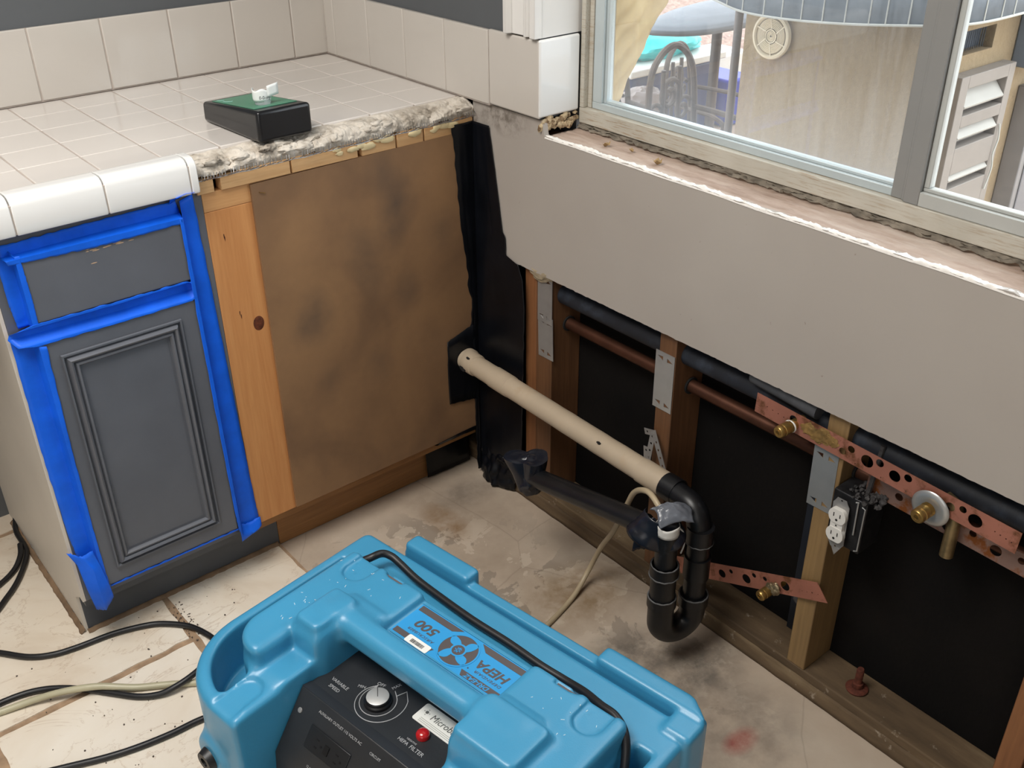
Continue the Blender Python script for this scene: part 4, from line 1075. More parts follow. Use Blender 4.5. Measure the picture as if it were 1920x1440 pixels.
def surface_nets(F, org, h):
    nx, ny, nz = F.shape; neg = F < 0
    c = np.zeros((nx-1, ny-1, nz-1), int)
    for dx in (0, 1):
        for dy in (0, 1):
            for dz in (0, 1): c += neg[dx:nx-1+dx, dy:ny-1+dy, dz:nz-1+dz]
    act = (c > 0) & (c < 8)
    idx = -np.ones(c.shape, int); ii = np.argwhere(act); idx[act] = np.arange(len(ii))
    acc = np.zeros((len(ii), 3)); cnt = np.zeros(len(ii))
    cor = [(0, 0, 0), (1, 0, 0), (0, 1, 0), (1, 1, 0), (0, 0, 1), (1, 0, 1), (0, 1, 1), (1, 1, 1)]
    for a in range(8):
        for b in range(a+1, 8):
            A_, B_ = np.array(cor[a]), np.array(cor[b])
            if np.abs(A_-B_).sum() != 1: continue
            fa = F[tuple((ii+A_).T)]; fb = F[tuple((ii+B_).T)]
            s = (fa < 0) != (fb < 0); t = np.where(s, fa/(np.where(s, fa-fb, 1)), 0)
            acc += np.where(s[:, None], A_+(B_-A_)*t[:, None], 0); cnt += s
    V = (ii+acc/cnt[:, None])*h+np.array(org)
    faces = []
    for ax in range(3):
        o1, o2 = [(1, 2), (2, 0), (0, 1)][ax]
        sl0 = [slice(None)]*3; sl1 = [slice(None)]*3; sl0[ax] = slice(0, -1); sl1[ax] = slice(1, None)
        ch = neg[tuple(sl0)] != neg[tuple(sl1)]
        e = np.argwhere(ch); ok = (e[:, o1] > 0) & (e[:, o2] > 0) & (e[:, o1] < F.shape[o1]-1) & (e[:, o2] < F.shape[o2]-1)
        e = e[ok]; d1 = np.zeros(3, int); d2 = np.zeros(3, int); d1[o1] = 1; d2[o2] = 1
        q = np.stack([idx[tuple((e-d1-d2).T)], idx[tuple((e-d2).T)], idx[tuple(e.T)], idx[tuple((e-d1).T)]], 1)
        fl_ = neg[tuple(e.T)]
        q[~fl_] = q[~fl_][:, ::-1]; faces.append(q)
    return V, np.concatenate(faces)

def scrubber_body():
    h = .0036
    gx = np.arange(-.14, .612, h); gy = np.arange(-.055, .465, h); gz = np.arange(-.012, .452, h)
    X, Y, Z = np.meshgrid(gx, gy, gz, indexing='ij'); X = X.astype(np.float32); Y = Y.astype(np.float32); Z = Z.astype(np.float32)
    cx = .235
    # shell with big round corners on the handle side
    dA = sd_rect2(X, Y, -.125, .588, .012, .432, .135); dB = sd_rect2(X, Y, -.125, .588, -.008, .25, .02)
    shell2 = np.minimum(dA, dB)
    d = sd_slab(shell2, Z, 0, .366, .014)
    # pads, mirrored about cx
    XM = cx-np.abs(X-cx)
    XN = np.where(X < cx, X, .418-X)  # pillars and bosses sit nearer the middle on the cord side
    pad2 = smax(sd_rect2(XM, Y, -.058, .119, .079, .345, .055), -(Y-.076)-.0, .004)
    pad2 = np.minimum(pad2, sd_rect2(XM, Y, -.058, .119, .079, .2, .012))
    # channel between end rim and pad
    ch2 = smax(sd_rect2(X, Y, -.103, .566, -.03, .408, .115), -(sd_rect2(XM, Y, -.058, .60, -.1, .33, .06)), .006)
    ch2 = smax(ch2, (.072-Y)+.5*np.clip(XM+.02, -.1, .1)*0, .006)
    ch2 = smax(ch2, XM-.012-.35*(Y-.30), .006)
    ch = smax(sd_slab(ch2, Z, .275, .5, .006), ch2, .004)
    d = smax(d, -ch, .008)
    d = smin(d, sd_slab(pad2, Z, .05, .412, .010), .006)
    # label shelf
    d = smin(d, sd_box(X, Y, Z, .10, .37, .079, .172, .05, .3965, .004), .006)
    # nose pillars sloping toward the handle side
    ztop = .392-.28*np.clip(Y-.34, 0, .2)
    nose2 = sd_rect2(XN, Y, -.060*(X > cx), .064, .20, .412, .012)
    nose = smax(smax(nose2, Z-(.378-.10*np.clip(Y-.30, 0, .2)), .012), -(Z-.0), .004)
    d = smin(d, nose, .012)
    web2 = sd_rect2(XN, Y, -.035, .066, .25, .345, .03)
    d = smin(d, sd_slab(web2, Z, .05, .376, .012), .02)
    # lower the pad rear behind the boss
    d = smax(d, -sd_box(XM, Y, Z, .015, .30, .272, .60, .3735, .60, .006), .018)
    # recess for control panel between the pillars
    rec = sd_box(X, Y, Z, .066, .352, .178, .60, .10, .60, .008)
    d = smax(d, -rec, .008)
    # central back wall fill under panel
    d = smin(d, sd_box(X, Y, Z, .03, .44, .06, .36, .02, .20, .01), .004)
    # bosses carrying the handle
    bz = .433
    b2 = sd_rect2(XN, Y, np.where(X < cx, .0, -.058), .074, .166, .276, .022)
    taper = (Z-.37)*.18
    boss = smax(sd_slab(b2, Z, .30, bz, .014), b2+taper, .006)
    d = smin(d, boss, .013)
    d = smin(d, sd_box(XM, Y, Z, .030, .112, .158, .185, .33, .418, .010), .010)
    # handle bar
    hb_ = sd_box(X, Y, Z, .03, .44, .183, .226, .380, .4285, .017)
    d = smin(d, hb_, .018)
    # flange strip, groove and feet
    strip = sd_box(X, Y, Z, -.036, .592, -.036, .03, .0, .363, .007)
    d = smin(d, strip, .003)
    d = smax(d, -sd_box(X, Y, Z, -.20, .562, -.0125, -.0035, .346, .50, .002), .005)
    foot = np.minimum(sd_box(X, Y, Z, -.034, .121, -.049, -.013, .0, .380, .008), smax(sd_box(X, Y, Z, .397, .596, -.049, -.013, .0, .380, .008), (X-.560)*.62+(-Y-.047)*.78, .006))
    d = smin(d, foot, .003)
    d = smin(d, smax(sd_box(X, Y, Z, .546, .597, -.04, .03, .0, .374, .010), (X-.560)*.62+(-Y-.047)*.78, .006), .004)
    # D shaped finger dents
    for s_ in (0, 1):
        c1 = np.sqrt((XM+.012)**2+((Y-.115)*1.0)**2)-.024
        c1 = np.minimum(c1, sd_rect2(XM, Y, -.036, .012, .05, .112, .003))
        d = smax(d, -np.maximum(c1, -(Z-.4035)), .005)
        c2 = np.sqrt((XM-.028)**2+(Y-.375)**2)-.022
        c2 = np.minimum(c2, sd_rect2(XM, Y, .006, .050, .378, .44, .003))
        d = smax(d, -np.maximum(c2, -(Z-.3625)), .005)
        break
    # small slots in the pads
    d = smax(d, -sd_box(XM, Y, Z, .040, .072, .083, .090, .404, .5, .001), .003)
    d = smax(d, -sd_box(XM, Y, Z, .030, .040, .070, .088, .400, .5, .001), .004)
    # cable boss on the corner
    c3 = np.sqrt((X+.018)**2+(Z-.235)**2)-.036
    d = smin(d, smax(c3, np.abs(Y-.40)-.036, .01), .02)
    # feet on the floor side
    d = smin(d, sd_box(XM, Y, Z, -.09, -.03, .05, .12, .0, .03, .004), .004)
    d = smax(d, -Z, .001)
    d[0] = d[-1] = 1; d[:, 0] = d[:, -1] = 1; d[:, :, 0] = d[:, :, -1] = 1
    V, Fc = surface_nets(d, (gx[0], gy[0], gz[0]), h)
    V[:, 1] *= -1  # v -> local Y (towards the feet)
    me = bpy.data.meshes.new('moulded_body')
    me.from_pydata(V.tolist(), [], Fc[:, ::-1].tolist())
    me.polygons.foreach_set('use_smooth', [True]*len(me.polygons)); me.materials.append(M_['scr_blue']); fixn(me); me.update()
    o = bpy.data.objects.new('moulded_body', me); COL.objects.link(o); o.parent = scr
    sm = o.modifiers.new('s', 'SMOOTH'); sm.factor = .5; sm.iterations = 2
    return o
scrubber_body()

# control panel (local: x = l, y = -v)
pn = MB()
prof = [(.178, .20), (.178, .341), (.287, .341), (.305, .3455), (.372, .255), (.385, .12), (.178, .12)]
pn.prism([(-a, b) for a, b in prof], 'yz', .067, .352)
obj('control_panel', pn, 'panel_blk', scr, local=True, bevel=.0015)
pn = MB(); pn.prism([(-.287, .3415), (-.3045, .3462), (-.3045, .3455), (-.287, .3405)], 'yz', .067, .352)
obj('panel_hinge', pn, mat('dark grey hinge', (50, 52, 56), .4, .3), scr, local=True)
ZP = .3413
K = Matrix.Translation((.178, -.247, ZP))
m = MB(); m.lathe([(.0225, 0), (.022, .004), (.0195, .006), (.0195, .0095), (.0185, .0105)], K, 40); kb = obj('speed_knob', m, mat('black knob skirt', (20, 20, 22), .3), scr, local=True)
m = MB(); m.lathe([(.0178, .0102), (.0178, .0112), (.0170, .0116), (.0001, .0116)], K, 40); o_ = obj('knob_face', m, 'knob_metal', kb, local=True)
m = MB(); m.box(-.0005, .0005, -.001, .0168, .0114, .0120, K @ Matrix.Rotation(R(48), 4, 'Z')); obj('pointer_line', m, 'print_black', kb, local=True)
m = MB()
def arcline(c, r, a0, a1, r1=None, n=40, w_=.0007):
    r1 = r if r1 is None else r1
    m.tube([(c[0]+(r+(r1-r)*k/n)*math.cos(R(a0+(a1-a0)*k/n)), c[1]+(r+(r1-r)*k/n)*math.sin(R(a0+(a1-a0)*k/n)), ZP+.0002) for k in range(n+1)], w_, 6)
cK = (.178, -.247)
arcline(cK, .029, 140, 420, .029); arcline(cK, .031, 140, 400, .046)
m.tube([(.178+.029*math.cos(R(60)), -.247+.029*math.sin(R(60)), ZP), (.183, -.216, ZP), (.192, -.222, ZP), (.198, -.205, ZP), (.178+.046*math.cos(R(40)), -.247+.046*math.sin(R(40)), ZP)], .0008, 6)
m.tube([(.178+.029*math.cos(R(140)), -.247+.029*math.sin(R(140)), ZP), (.150, -.232, ZP), (.1545, -.2255, ZP)], .0011, 6)
obj('dial_mark', m, 'print_white', scr, local=True); m = MB()
TP = lambda x, y, rz=0: Matrix.Translation((x, y, ZP)) @ Matrix.Rotation(R(rz), 4, 'Z')
for t_, x_, y_, s_, rz_ in [('VARIABLE', .106, -.262, .0085, 0), ('SPEED', .106, -.274, .0085, 0), ('MIN', .1365, -.2435, .0075, 22), ('OFF', .157, -.221, .0085, 12), ('MAX', .178, -.208, .0075, 75),
                          ('NEGATIVE', .272, -.2665, .0042, 0), ('HEPA', .262, -.2745, .0085, 0), ('FILTER', .290, -.2745, .0095, 0)]:
    add_text(m, t_, s_, TP(x_, y_, rz_), extrude=.0002)
TQ = Matrix.Translation((0, -.3125, .3365)) @ Matrix.Rotation(R(54), 4, 'X')
def low(x, d): return Matrix.Translation((x, -(.3052+.067*d), .3458-.0905*d)) @ Matrix.Rotation(R(53.5), 4, 'X')
for t_, x_, d_, s_ in [('AUXILIARY OUTLET 115 VOLTS AC', .166, .14, .0062), ('12 AMPS MAX', .150, .86, .005), ('0 - 7.5 AMPS', .148, .95, .005), ('CIRCUIT', .245, .16, .006)]: add_text(m, t_, s_, low(x_, d_), extrude=.0002)
obj('panel_print', m, 'print_white', scr, local=True)
m = MB(); m.box(-.045, .045, -.016, .020, .0, .0015, low(.160, .52)); au = obj('auxiliary_outlet', m, mat('black outlet face', (28, 29, 31), .35), scr, local=True, bevel=.001)
m = MB()
for cx_ in (-.022, .022):
    for sx in (-.006, .006): m.box(cx_-.003+0*sx, cx_+.003, sx-.001, sx+.001, .0014, .0020, low(.160, .52))
    m.lathe([(.0022, .0014), (.0022, .002)], low(.160, .52) @ Matrix.Translation((cx_+.010, 0, 0)), 12)
m.box(-.005, .005, -.006, .008, .0014, .003, low(.160, .52))
obj_each('slot', m, mat('black slot', (8, 8, 9), .5), au, local=True)
m = MB(); m.lathe([(.0105, 0), (.0105, .006), (.009, .0085), (.005, .0105), (.0001, .011)], Matrix.Translation((.278, -.249, ZP)), 28); obj('indicator_lamp', m, 'red', scr, local=True)
m = MB(); m.lathe([(.0045, 0), (.004, .001), (.0001, .0015)], low(.082, .30), 14); m.lathe([(.0035, 0), (.003, .001), (.0001, .0015)], Matrix.Translation((.074, -.186, ZP)), 14); obj_each('screw', m, 'steel', scr, local=True)
# sticker
def rrect(x0, x1, y0, y1, r, n=6):
    out = []
    for (cx_, cy_, a0) in [(x1-r, y1-r, 0), (x0+r, y1-r, 90), (x0+r, y0+r, 180), (x1-r, y0+r, 270)]:
        out += [(cx_+r*math.cos(R(a0+90*k/n)), cy_+r*math.sin(R(a0+90*k/n))) for k in range(n+1)]
    return out
m = MB(); add_me(m, curve_mesh([rrect(.239, .340, -.2355, -.199, .004)], .0003), Matrix.Translation((0, 0, ZP+.0004))); stk = obj('filter_sticker', m, 'decal_white', scr, local=True)
m = MB(); TS = lambda x, y: Matrix.Translation((x, y, ZP+.0009))
v, f_ = text_mb('Microban', .0165, .0002, 'LEFT', .15, .9); m.add([TS(.2625, -.2155) @ Vector(p) for p in v], f_)
m.lathe([(.0001, 0), (.0028, 0), (.0028, .0003), (.0001, .0003)], TS(.2515, -.2135), 16)
for k in range(4):
    a = k*math.pi/2; m.prism([(.2515+.0048*math.cos(a)-.0012*math.sin(a), -.2135+.0048*math.sin(a)+.0012*math.cos(a)), (.2515+.0062*math.cos(a), -.2135+.0062*math.sin(a)), (.2515+.0048*math.cos(a)+.0012*math.sin(a), -.2135+.0048*math.sin(a)-.0012*math.cos(a))], 'xy', ZP+.0009, ZP+.0012)
for k in range(3): m.box(.250, .332, -.2262-.003*k, -.2258-.003*k, ZP+.0008, ZP+.001)
obj('sticker_print', m, mat('grey print', (92, 94, 90), .5), stk, local=True)

# model plate decal: frame, ground, bars, fan emblem, lettering. ux along -l, uy along +v
ZL = .3968
DM = Matrix.Translation((.238, -.1265, ZL)) @ Matrix.Rotation(math.pi, 4, 'Z')
m = MB(); add_me(m, curve_mesh([rrect(-.120, .120, -.0385, .042, .005), rrect(-.1175, .1175, -.036, .0395, .004)], .0012), DM); obj('plate_frame', m, 'scr_blue', scr, local=True)
m = MB(); add_me(m, curve_mesh([rrect(-.117, .117, -.0355, .039, .004)], .0003), DM @ Matrix.Translation((0, 0, .0003))); dc = obj('model_decal', m, 'decal_blue', scr, local=True)
D2 = DM @ Matrix.Translation((0, 0, .0008)); D3 = DM @ Matrix.Translation((0, 0, .0011)); D4 = DM @ Matrix.Translation((0, 0, .0014))
m = MB()
for sy, y0_, y1_ in ((-1, -.0335, -.0215), (1, .026, .037)):
    for sgn in (-1, 1):
        xin = .030 if sy < 0 else .040
        poly = [(sgn*.112, y0_), (sgn*.112, y1_), (sgn*(xin+(.006 if sy < 0 else -.004)), y1_), (sgn*(xin-.010), y0_)]
        add_me(m, curve_mesh([poly], .0002), D2)
add_text(m, 'HEPA', .0225, D2 @ Matrix.Translation((-.072, .0005, 0)), shear=.2, sx=1.12, bold=.0006, extrude=.0002)
add_text(m, '500', .0235, D2 @ Matrix.Translation((.070, -.001, 0)), shear=.2, sx=1.25, bold=.0006, extrude=.0002)
add_text(m, 'DEFENDAIR', .0072, D2 @ Matrix.Translation((-.075, .0165, 0)), shear=.2, sx=1.3, space=1.1, extrude=.0002)
add_text(m, 'AIRSCRUBBER', .0072, D2 @ Matrix.Translation((.068, .0165, 0)), shear=.2, sx=1.15, space=1.1, extrude=.0002)
add_text(m, '\u00ae', .004, D2 @ Matrix.Translation((-.036, .0185, 0)), extrude=.0002)
# fan emblem
RF = .0345
add_me(m, curve_mesh([circ(0, .002, RF-.0022, 48)], .0002), D2)
add_me(m, curve_mesh([circ(0, .002, .0105, 32)], .0002), D4)
obj('decal_bars', m, 'decal_grey', dc, local=True)
m = MB()
add_me(m, curve_mesh([circ(0, .002, RF, 48), circ(0, .002, RF-.0028, 48)], .0002), D3)
add_me(m, curve_mesh([circ(0, .002, .0135, 32), circ(0, .002, .0105, 32)], .0002), D4)
for k in range(4):
    a0 = R(90*k+20); P = []
    for t in np.linspace(0, 1, 12): r_ = .0125+(RF-.0145)*t; a_ = a0+.55*t; P.append((r_*math.cos(a_), .002+r_*math.sin(a_)))
    for t in np.linspace(1, 0, 12): r_ = .0125+(RF-.0145)*t; a_ = a0+.95-.30*t+.18*math.sin(t*3); P.append((r_*math.cos(a_), .002+r_*math.sin(a_)))
    add_me(m, curve_mesh([P], .0002), D3)
add_text(m, '\u26a1', .012, D4 @ Matrix.Translation((0, .002, .0003)), extrude=.0002)
for k in range(7):
    a_ = k*.9; m.tube([D4 @ Vector((.006*math.cos(a_), .002+.006*math.sin(a_), .0003)), D4 @ Vector((.002*math.cos(a_+2), .002+.004*math.sin(a_+1), .0003))], .0006, 5)
add_text(m, 'DRI-EAZ', .0105, D3 @ Matrix.Translation((-.067, .0318, 0)), shear=.25, sx=1.2, bold=.0003, extrude=.0002)
obj('decal_emblem', m, 'decal_blue', dc, local=True)
m = MB(); add_me(m, curve_mesh([rrect(.034, .082, .0255, .0415, .003)], .0003), D3 @ Matrix.Translation((0, 0, .0004))); bc = obj('serial_sticker', m, 'decal_white', dc, local=True)
m = MB(); g_ = random.Random(3); x = .045
while x < .072:
    wv = g_.uniform(.0005, .0012); add_me(m, curve_mesh([[(x, .031), (x+wv, .031), (x+wv, .038), (x, .038)]], .0002), D3 @ Matrix.Translation((0, 0, .001))); x += wv+g_.uniform(.0006, .0014)
obj('bar_print', m, 'print_black', bc, local=True)
# slots
m = MB(); m.box(.028, .068, -.0925, -.0845, .4035, .4052); m.box(.402, .442, -.0925, -.0845, .4035, .4052); obj_each('vent_slot', m, mat('brown slot', (92, 84, 84), .6), scr, local=True)
# rubber grommet with cord exit
G0 = Matrix.Translation((-.016, -.428, .235)) @ Matrix.Rotation(R(90), 4, 'X') @ Matrix.Rotation(R(0), 4, 'Y')
m = MB(); m.lathe([(.0215, -.01), (.0215, .004), (.019, .014), (.0165, .022), (.008, .022), (.0075, .012), (.0001, .012)], G0, 32); obj('grommet', m, 'rubber', scr, local=True)
# power cord lying over the top
pc = MB()
pth = spline([(-.075, -.14, .330), (-.060, -.100, .375), (-.030, -.068, .398), (-.024, -.047, .397), (-.010, -.038, .392), (.010, -.037, .386), (.05, -.040, .378), (.10, -.0425, .3745), (.19, -.048, .3745), (.27, -.0485, .3745), (.34, -.052, .3745), (.39, -.052, .3755), (.43, -.057, .383), (.468, -.068, .392), (.500, -.074, .396), (.527, -.088, .388), (.542, -.108, .355), (.548, -.13, .30), (.550, -.15, .24)], 10)
pc.tube(pth, .0068, 14); obj('power_cord', pc, 'rubber', scr, local=True)
# scuffs on the plastic
sf = MB(); g_ = random.Random(11)
for k in range(46):
    zone = g_.choice([(-.02, .10, .10, .24), (-.05, .02, .10, .30), (.38, .50, .10, .24)])
    x = g_.uniform(zone[0], zone[1]); y = g_.uniform(zone[2], zone[3]); 
    z = .4125 if y < .165 else .4285
    if y > .165 and not (-.0 < x < .07 or .4 < x < .47): z = .4122
    L_ = g_.uniform(.0006, .003); a_ = g_.uniform(0, 3.1)
    sf.box(-L_, L_, -.0004, .0004, -.0008, .0001, Matrix.Translation((x, -y, z)) @ Matrix.Rotation(a_, 4, 'Z'))
SCF = obj('scuff_mark', sf, mat('white scuffs', (196, 216, 226), .7), scr, local=True)

SCF['kind'] = 'stuff'
# ------------------------------------------------------------------ floor cords and hose
def floor_cord(name, pts, r, m_, label, cat):
    p = MB(); p.tube(spline(pts, 12), r, 12); return props(obj(name, p, m_), label, cat)
rc_ = .0062; zc = .0085
floor_cord('electric_cord', [(-1.36, -.33, zc), (-1.25, -.425, zc), (-1.192, -.489, zc), (-1.149, -.540, zc), (-1.108, -.566, zc), (-1.061, -.578, zc), (-.988, -.588, zc), (-.925, -.609, zc), (-.891, -.631, zc), (-.856, -.670, zc), (-.838, -.712, zc), (-.832, -.748, zc), (-.850, -.785, .018), (-.888, -.814, .0245), (-.919, -.824, .0235), (-.953, -.824, .018), (-.982, -.815, .011), (-1.016, -.791, zc), (-1.054, -.747, zc), (-1.086, -.709, zc), (-1.120, -.675, zc), (-1.156, -.650, zc), (-1.196, -.636, zc), (-1.25, -.632, zc), (-1.34, -.64, zc)],
           rc_, 'rubber', 'black cord looping on the floor tiles in front of the grey cabinet', 'cord')
floor_cord('electric_cord', [(-1.36, -.80, zc), (-1.27, -.835, zc), (-1.185, -.869, zc), (-1.120, -.895, zc), (-1.064, -.911, zc), (-1.004, -.921, zc), (-.956, -.924, zc), (-.92, -.930, zc), (-.86, -.94, zc)], rc_, 'rubber', 'black cord leaving the lower left side of the blue machine', 'cord')
floor_cord('electric_cord', [(-1.10, .08, zc), (-1.07, .07, zc), (-1.040, .045, zc), (-1.020, -.010, zc), (-1.040, -.095, zc+.002), (-1.045, -.19, zc), (-1.085, -.27, zc), (-1.13, -.325, zc), (-1.20, -.385, zc), (-1.36, -.45, zc)], rc_, 'rubber', 'black cord curving along the white side panel at the left', 'cord')
floor_cord('electric_cord', [(-1.050, -.165, zc+.010), (-1.062, -.205, zc+.008), (-1.090, -.240, zc), (-1.135, -.272, zc), (-1.22, -.31, zc), (-1.36, -.36, zc)], rc_, 'rubber', 'short black cord branch crossing toward the left edge of the photo', 'cord')
floor_cord('clear_hose', [(-1.36, -.63, .009), (-1.239, -.656, .009), (-1.181, -.671, .013), (-1.14, -.690, .020), (-1.10, -.711, .023), (-1.067, -.730, .022), (-1.035, -.752, .016), (-1.006, -.770, .010), (-.953, -.803, .009), (-.898, -.842, .009), (-.84, -.88, .009)], .0068, 'hose', 'pale translucent hose crossing the black cord on the floor tiles', 'hose')

# crumbs on floor
cr = MB(); g_ = random.Random(8)
for k in range(70):
    x = g_.uniform(-1.2, -.7); y = g_.uniform(-.95, -.56)
    if -1.03 < x and y > -.545: continue
    cr.blob((x, y, .003), g_.uniform(.0006, .0022), .5, 2, k, 1)
for k in range(60):
    cr.blob((-.856+g_.uniform(-.012, .02), g_.uniform(-.72, -.58), .003), g_.uniform(.0006, .002), .5, 2, k, 1)
props(obj('floor_crumbs', cr, mat('dark crumbs', (90, 80, 72), .9), angle=60), 'tiny dark crumbs scattered on the floor tiles', 'crumbs', kind='stuff')

# leaves on the sill
for (x, y, r_, lab, sd) in [(.052, -.967, .010, 'small dry leaf on the sill nearest the window corner', 1), (.048, -1.108, .011, 'curled dry leaf on the sill farther from the corner', 2), (.065, -1.023, .006, 'tiny leaf sliver between the two curled leaves', 3)]:
    m = MB(); m.grid(lambda u, v: (x+r_*(u-.5)*1.4, y+r_*(v-.5)*1.8*(1-.5*abs(2*u-1)), .9425+r_*.7*abs(u-.5)*1.6+r_*.25*math.sin(v*5+sd)+.001), 10, 10)
    props(obj('dry_leaf', m, 'leaf', solid=.0005), lab, 'leaf')

# ------------------------------------------------------------------ outdoors
struct('ground_outside', MB().box(.19, 14, -6, 14, -.60, -.45), 'patio')
sw = MB()
# stucco wall facing the window, with an opening
YB = -.80; z0_ = -.45; zt_ = 2.2
sw.box(1.50, 1.62, YB, -.147, z0_, zt_)
sw.box(1.62, 1.675, YB, YB+.12, z0_, zt_)
sw.box(1.675, 1.900, YB, YB+.12, z0_, .842); sw.box(1.675, 1.900, YB, YB+.12, .914, zt_)
sw.box(1.900, 5.2, YB, YB+.12, z0_, zt_)
struct('wall_garden', sw, 'stucco')
m = MB(); m.box(1.675+.002, 1.900-.002, YB+.045, YB+.06, .842+.001, .914-.001)
for k in range(16): m.tube([(1.675+.008+k*(1.900-1.675)/16, YB+.03, .842), (1.675+.008+k*(1.900-1.675)/16+.004*math.sin(k), YB+.03, .914)], .0014, 5)
props(obj('wall_grille', m, mat('dark slate grille', (66, 72, 80), .6, var=.3, scale=30)), 'small dark grille opening in the stucco wall above the shutter', 'grille')
# round vent
VC = Vector((1.490, -.266, .852)); VF = frame(VC, (0, -1, 0), (0, 0, 1)) @ Matrix.Scale(.66, 4)
vt = empty('round_vent', tuple(VC), label='round cream vent cover on the stucco wall', cat='vent')
m = MB(); m.lathe([(.086, -.01), (.108, -.01), (.112, .004), (.108, .014), (.098, .016), (.090, .010), (.086, .0)], VF, 48); obj('rim', m, 'vent', vt)
m = MB()
for r_ in (.034, ): m.lathe([(r_-.006, 0), (r_-.006, .012), (r_, .014), (r_, 0)], VF, 32)
for k in range(6):
    a_ = k*math.pi/3+.4; m.box(.034, .092, -.003, .003, 0, .012, VF @ Matrix.Rotation(a_, 4, 'Z') @ Matrix.Rotation(.35, 4, 'Z') @ Matrix.Translation((0, -.010, 0)))
obj('spokes', m, 'vent', vt)
m = MB()
for r_ in [.008, .015, .022]+[.042+.0075*i for i in range(6)]: m.tube([VF @ Vector((r_*math.cos(t*math.pi/18), r_*math.sin(t*math.pi/18), .008)) for t in range(36)], .0026, 5, closed=True)
obj('louvre_rings', m, 'vent', vt)
m = MB(); m.lathe([(.088, -.006), (.088, -.004)], VF, 32); obj('backing', m, mat('vent backing', (96, 86, 70), .9), vt)
# louvred shutter
sd_ = empty('louvred_shutter', (1.83, YB-.03, -.45), label='grey louvred shutter door on the stucco wall', cat='shutter')
m = MB(); Y0 = YB-.001
m.box(1.668, 1.714, YB-.045, Y0, -.449, .792); m.box(1.956, 1.996, YB-.045, Y0, -.449, .792)
for a_, b_ in ((.752, .792), (.630, .668), (.478, .565), (-.449, .43)): m.box(1.714, 1.956, YB-.045, Y0, a_, b_)
obj('shutter_frame', m, 'shutter', sd_, bevel=.002)
m = MB(); m.box(1.714, 1.956, YB-.008, Y0, .43, .752); obj('back_board', m, 'shutter', sd_)
for zz in (.715, .617, .480):
    m = MB(); q = [(1.716, YB-.010, zz+.022), (1.954, YB-.010, zz+.022), (1.954, YB-.046, zz-.020), (1.716, YB-.046, zz-.020)]
    m.add(q+[(x, y+.003, z-.006) for x, y, z in q], [(0, 1, 2, 3), (7, 6, 5, 4), (0, 4, 5, 1), (3, 2, 6, 7), (0, 3, 7, 4), (1, 5, 6, 2)])
    obj('louvre', m, 'slat', sd_)
m = MB(); m.tube(spline([(1.965, YB-.05, .60), (1.97, YB-.055, .55), (1.962, YB-.052, .50), (1.97, YB-.055, .45), (1.96, YB-.05, .38)], 6), .0028, 6); obj('cobweb_string', m, 'canopy_line', sd_)
gc = empty('meter_cabinet', (2.4, YB-.05, -.45), label='grey metal cabinet on the stucco wall right of the shutter', cat='cabinet')
m = MB(); m.box(2.145, 2.7, YB-.07, Y0, -.449, .686); obj('body', m, mat('grey cabinet metal', (126, 122, 120), .5, var=.08), gc, bevel=.004)
m = MB(); m.box(2.175, 2.67, YB-.076, YB-.0705, -.40, .655); obj('door_panel', m, mat('grey cabinet door', (112, 110, 112), .5, var=.05), gc, bevel=.003)
m = MB(); m.box(2.20, 2.225, YB-.086, YB-.0765, .46, .49); obj('latch', m, mat('blue grey latch', (86, 96, 112), .5), gc, bevel=.003)
m = MB(); m.box(2.045, 2.7, YB-.10, Y0, .763, 1.3)
props(obj('junction_box', m, mat('slate box', (96, 104, 114), .6, var=.1), bevel=.006), 'slate grey box high on the stucco wall at the right edge of the window view', 'box')
# pleated canopy running round the corner of the stucco walls
cn = empty('canopy', (1.6, -.5, .95), label='grey panelled canopy with pale seams above the stucco wall', cat='canopy')
cpth = spline([(1.40, .06, .985), (1.38, -.10, .958), (1.38, -.224, .936), (1.38, -.40, .937), (1.38, -.60, .952), (1.385, -.80, .975), (1.42, -.90, .985), (1.55, -.94, .985), (1.85, -.94, .983), (2.3, -.94, .98)], 8)
nC = len(cpth)-1
def cnp(u, v):
    t = u*nC; i = min(int(t), nC-1); q = cpth[i].lerp(cpth[i+1], t-i); return Vector((q.x, q.y, q.z+.35*v))
m = MB(); m.grid(lambda u, v: cnp(u, v), 80, 4); obj('cloth', m, 'canopy', cn, solid=.006)
L_ = 0; last = cpth[0]; k_ = 0
for i, q in enumerate(cpth):
    L_ += (Vector(q)-Vector(last)).length; last = q
    if L_ > .072*k_:
        k_ += 1; m = MB(); o1 = Vector((-.004, 0, 0)) if q.y > -.88 else Vector((0, -.004, 0)); m.tube([Vector(q)+o1, Vector(q)+o1+Vector((0, 0, .35))], .0022, 6); obj('seam', m, 'canopy_line', cn)
m = MB(); m.tube([Vector(q)+Vector((-.003, -.003, 0)) for q in cpth], .004, 6); obj('hem', m, 'canopy_line', cn)

# back yard behind
m = MB(); m.grid(lambda u, v: (1.0+10*u, 3.4+5*v, -.44+1.3*v+.12*mn.noise(Vector((u*14, v*9, 0)))), 60, 40)
props(obj('gravel_bank', m, 'pebble'), 'pinkish gravel bank at the back of the yard', 'gravel', kind='stuff')
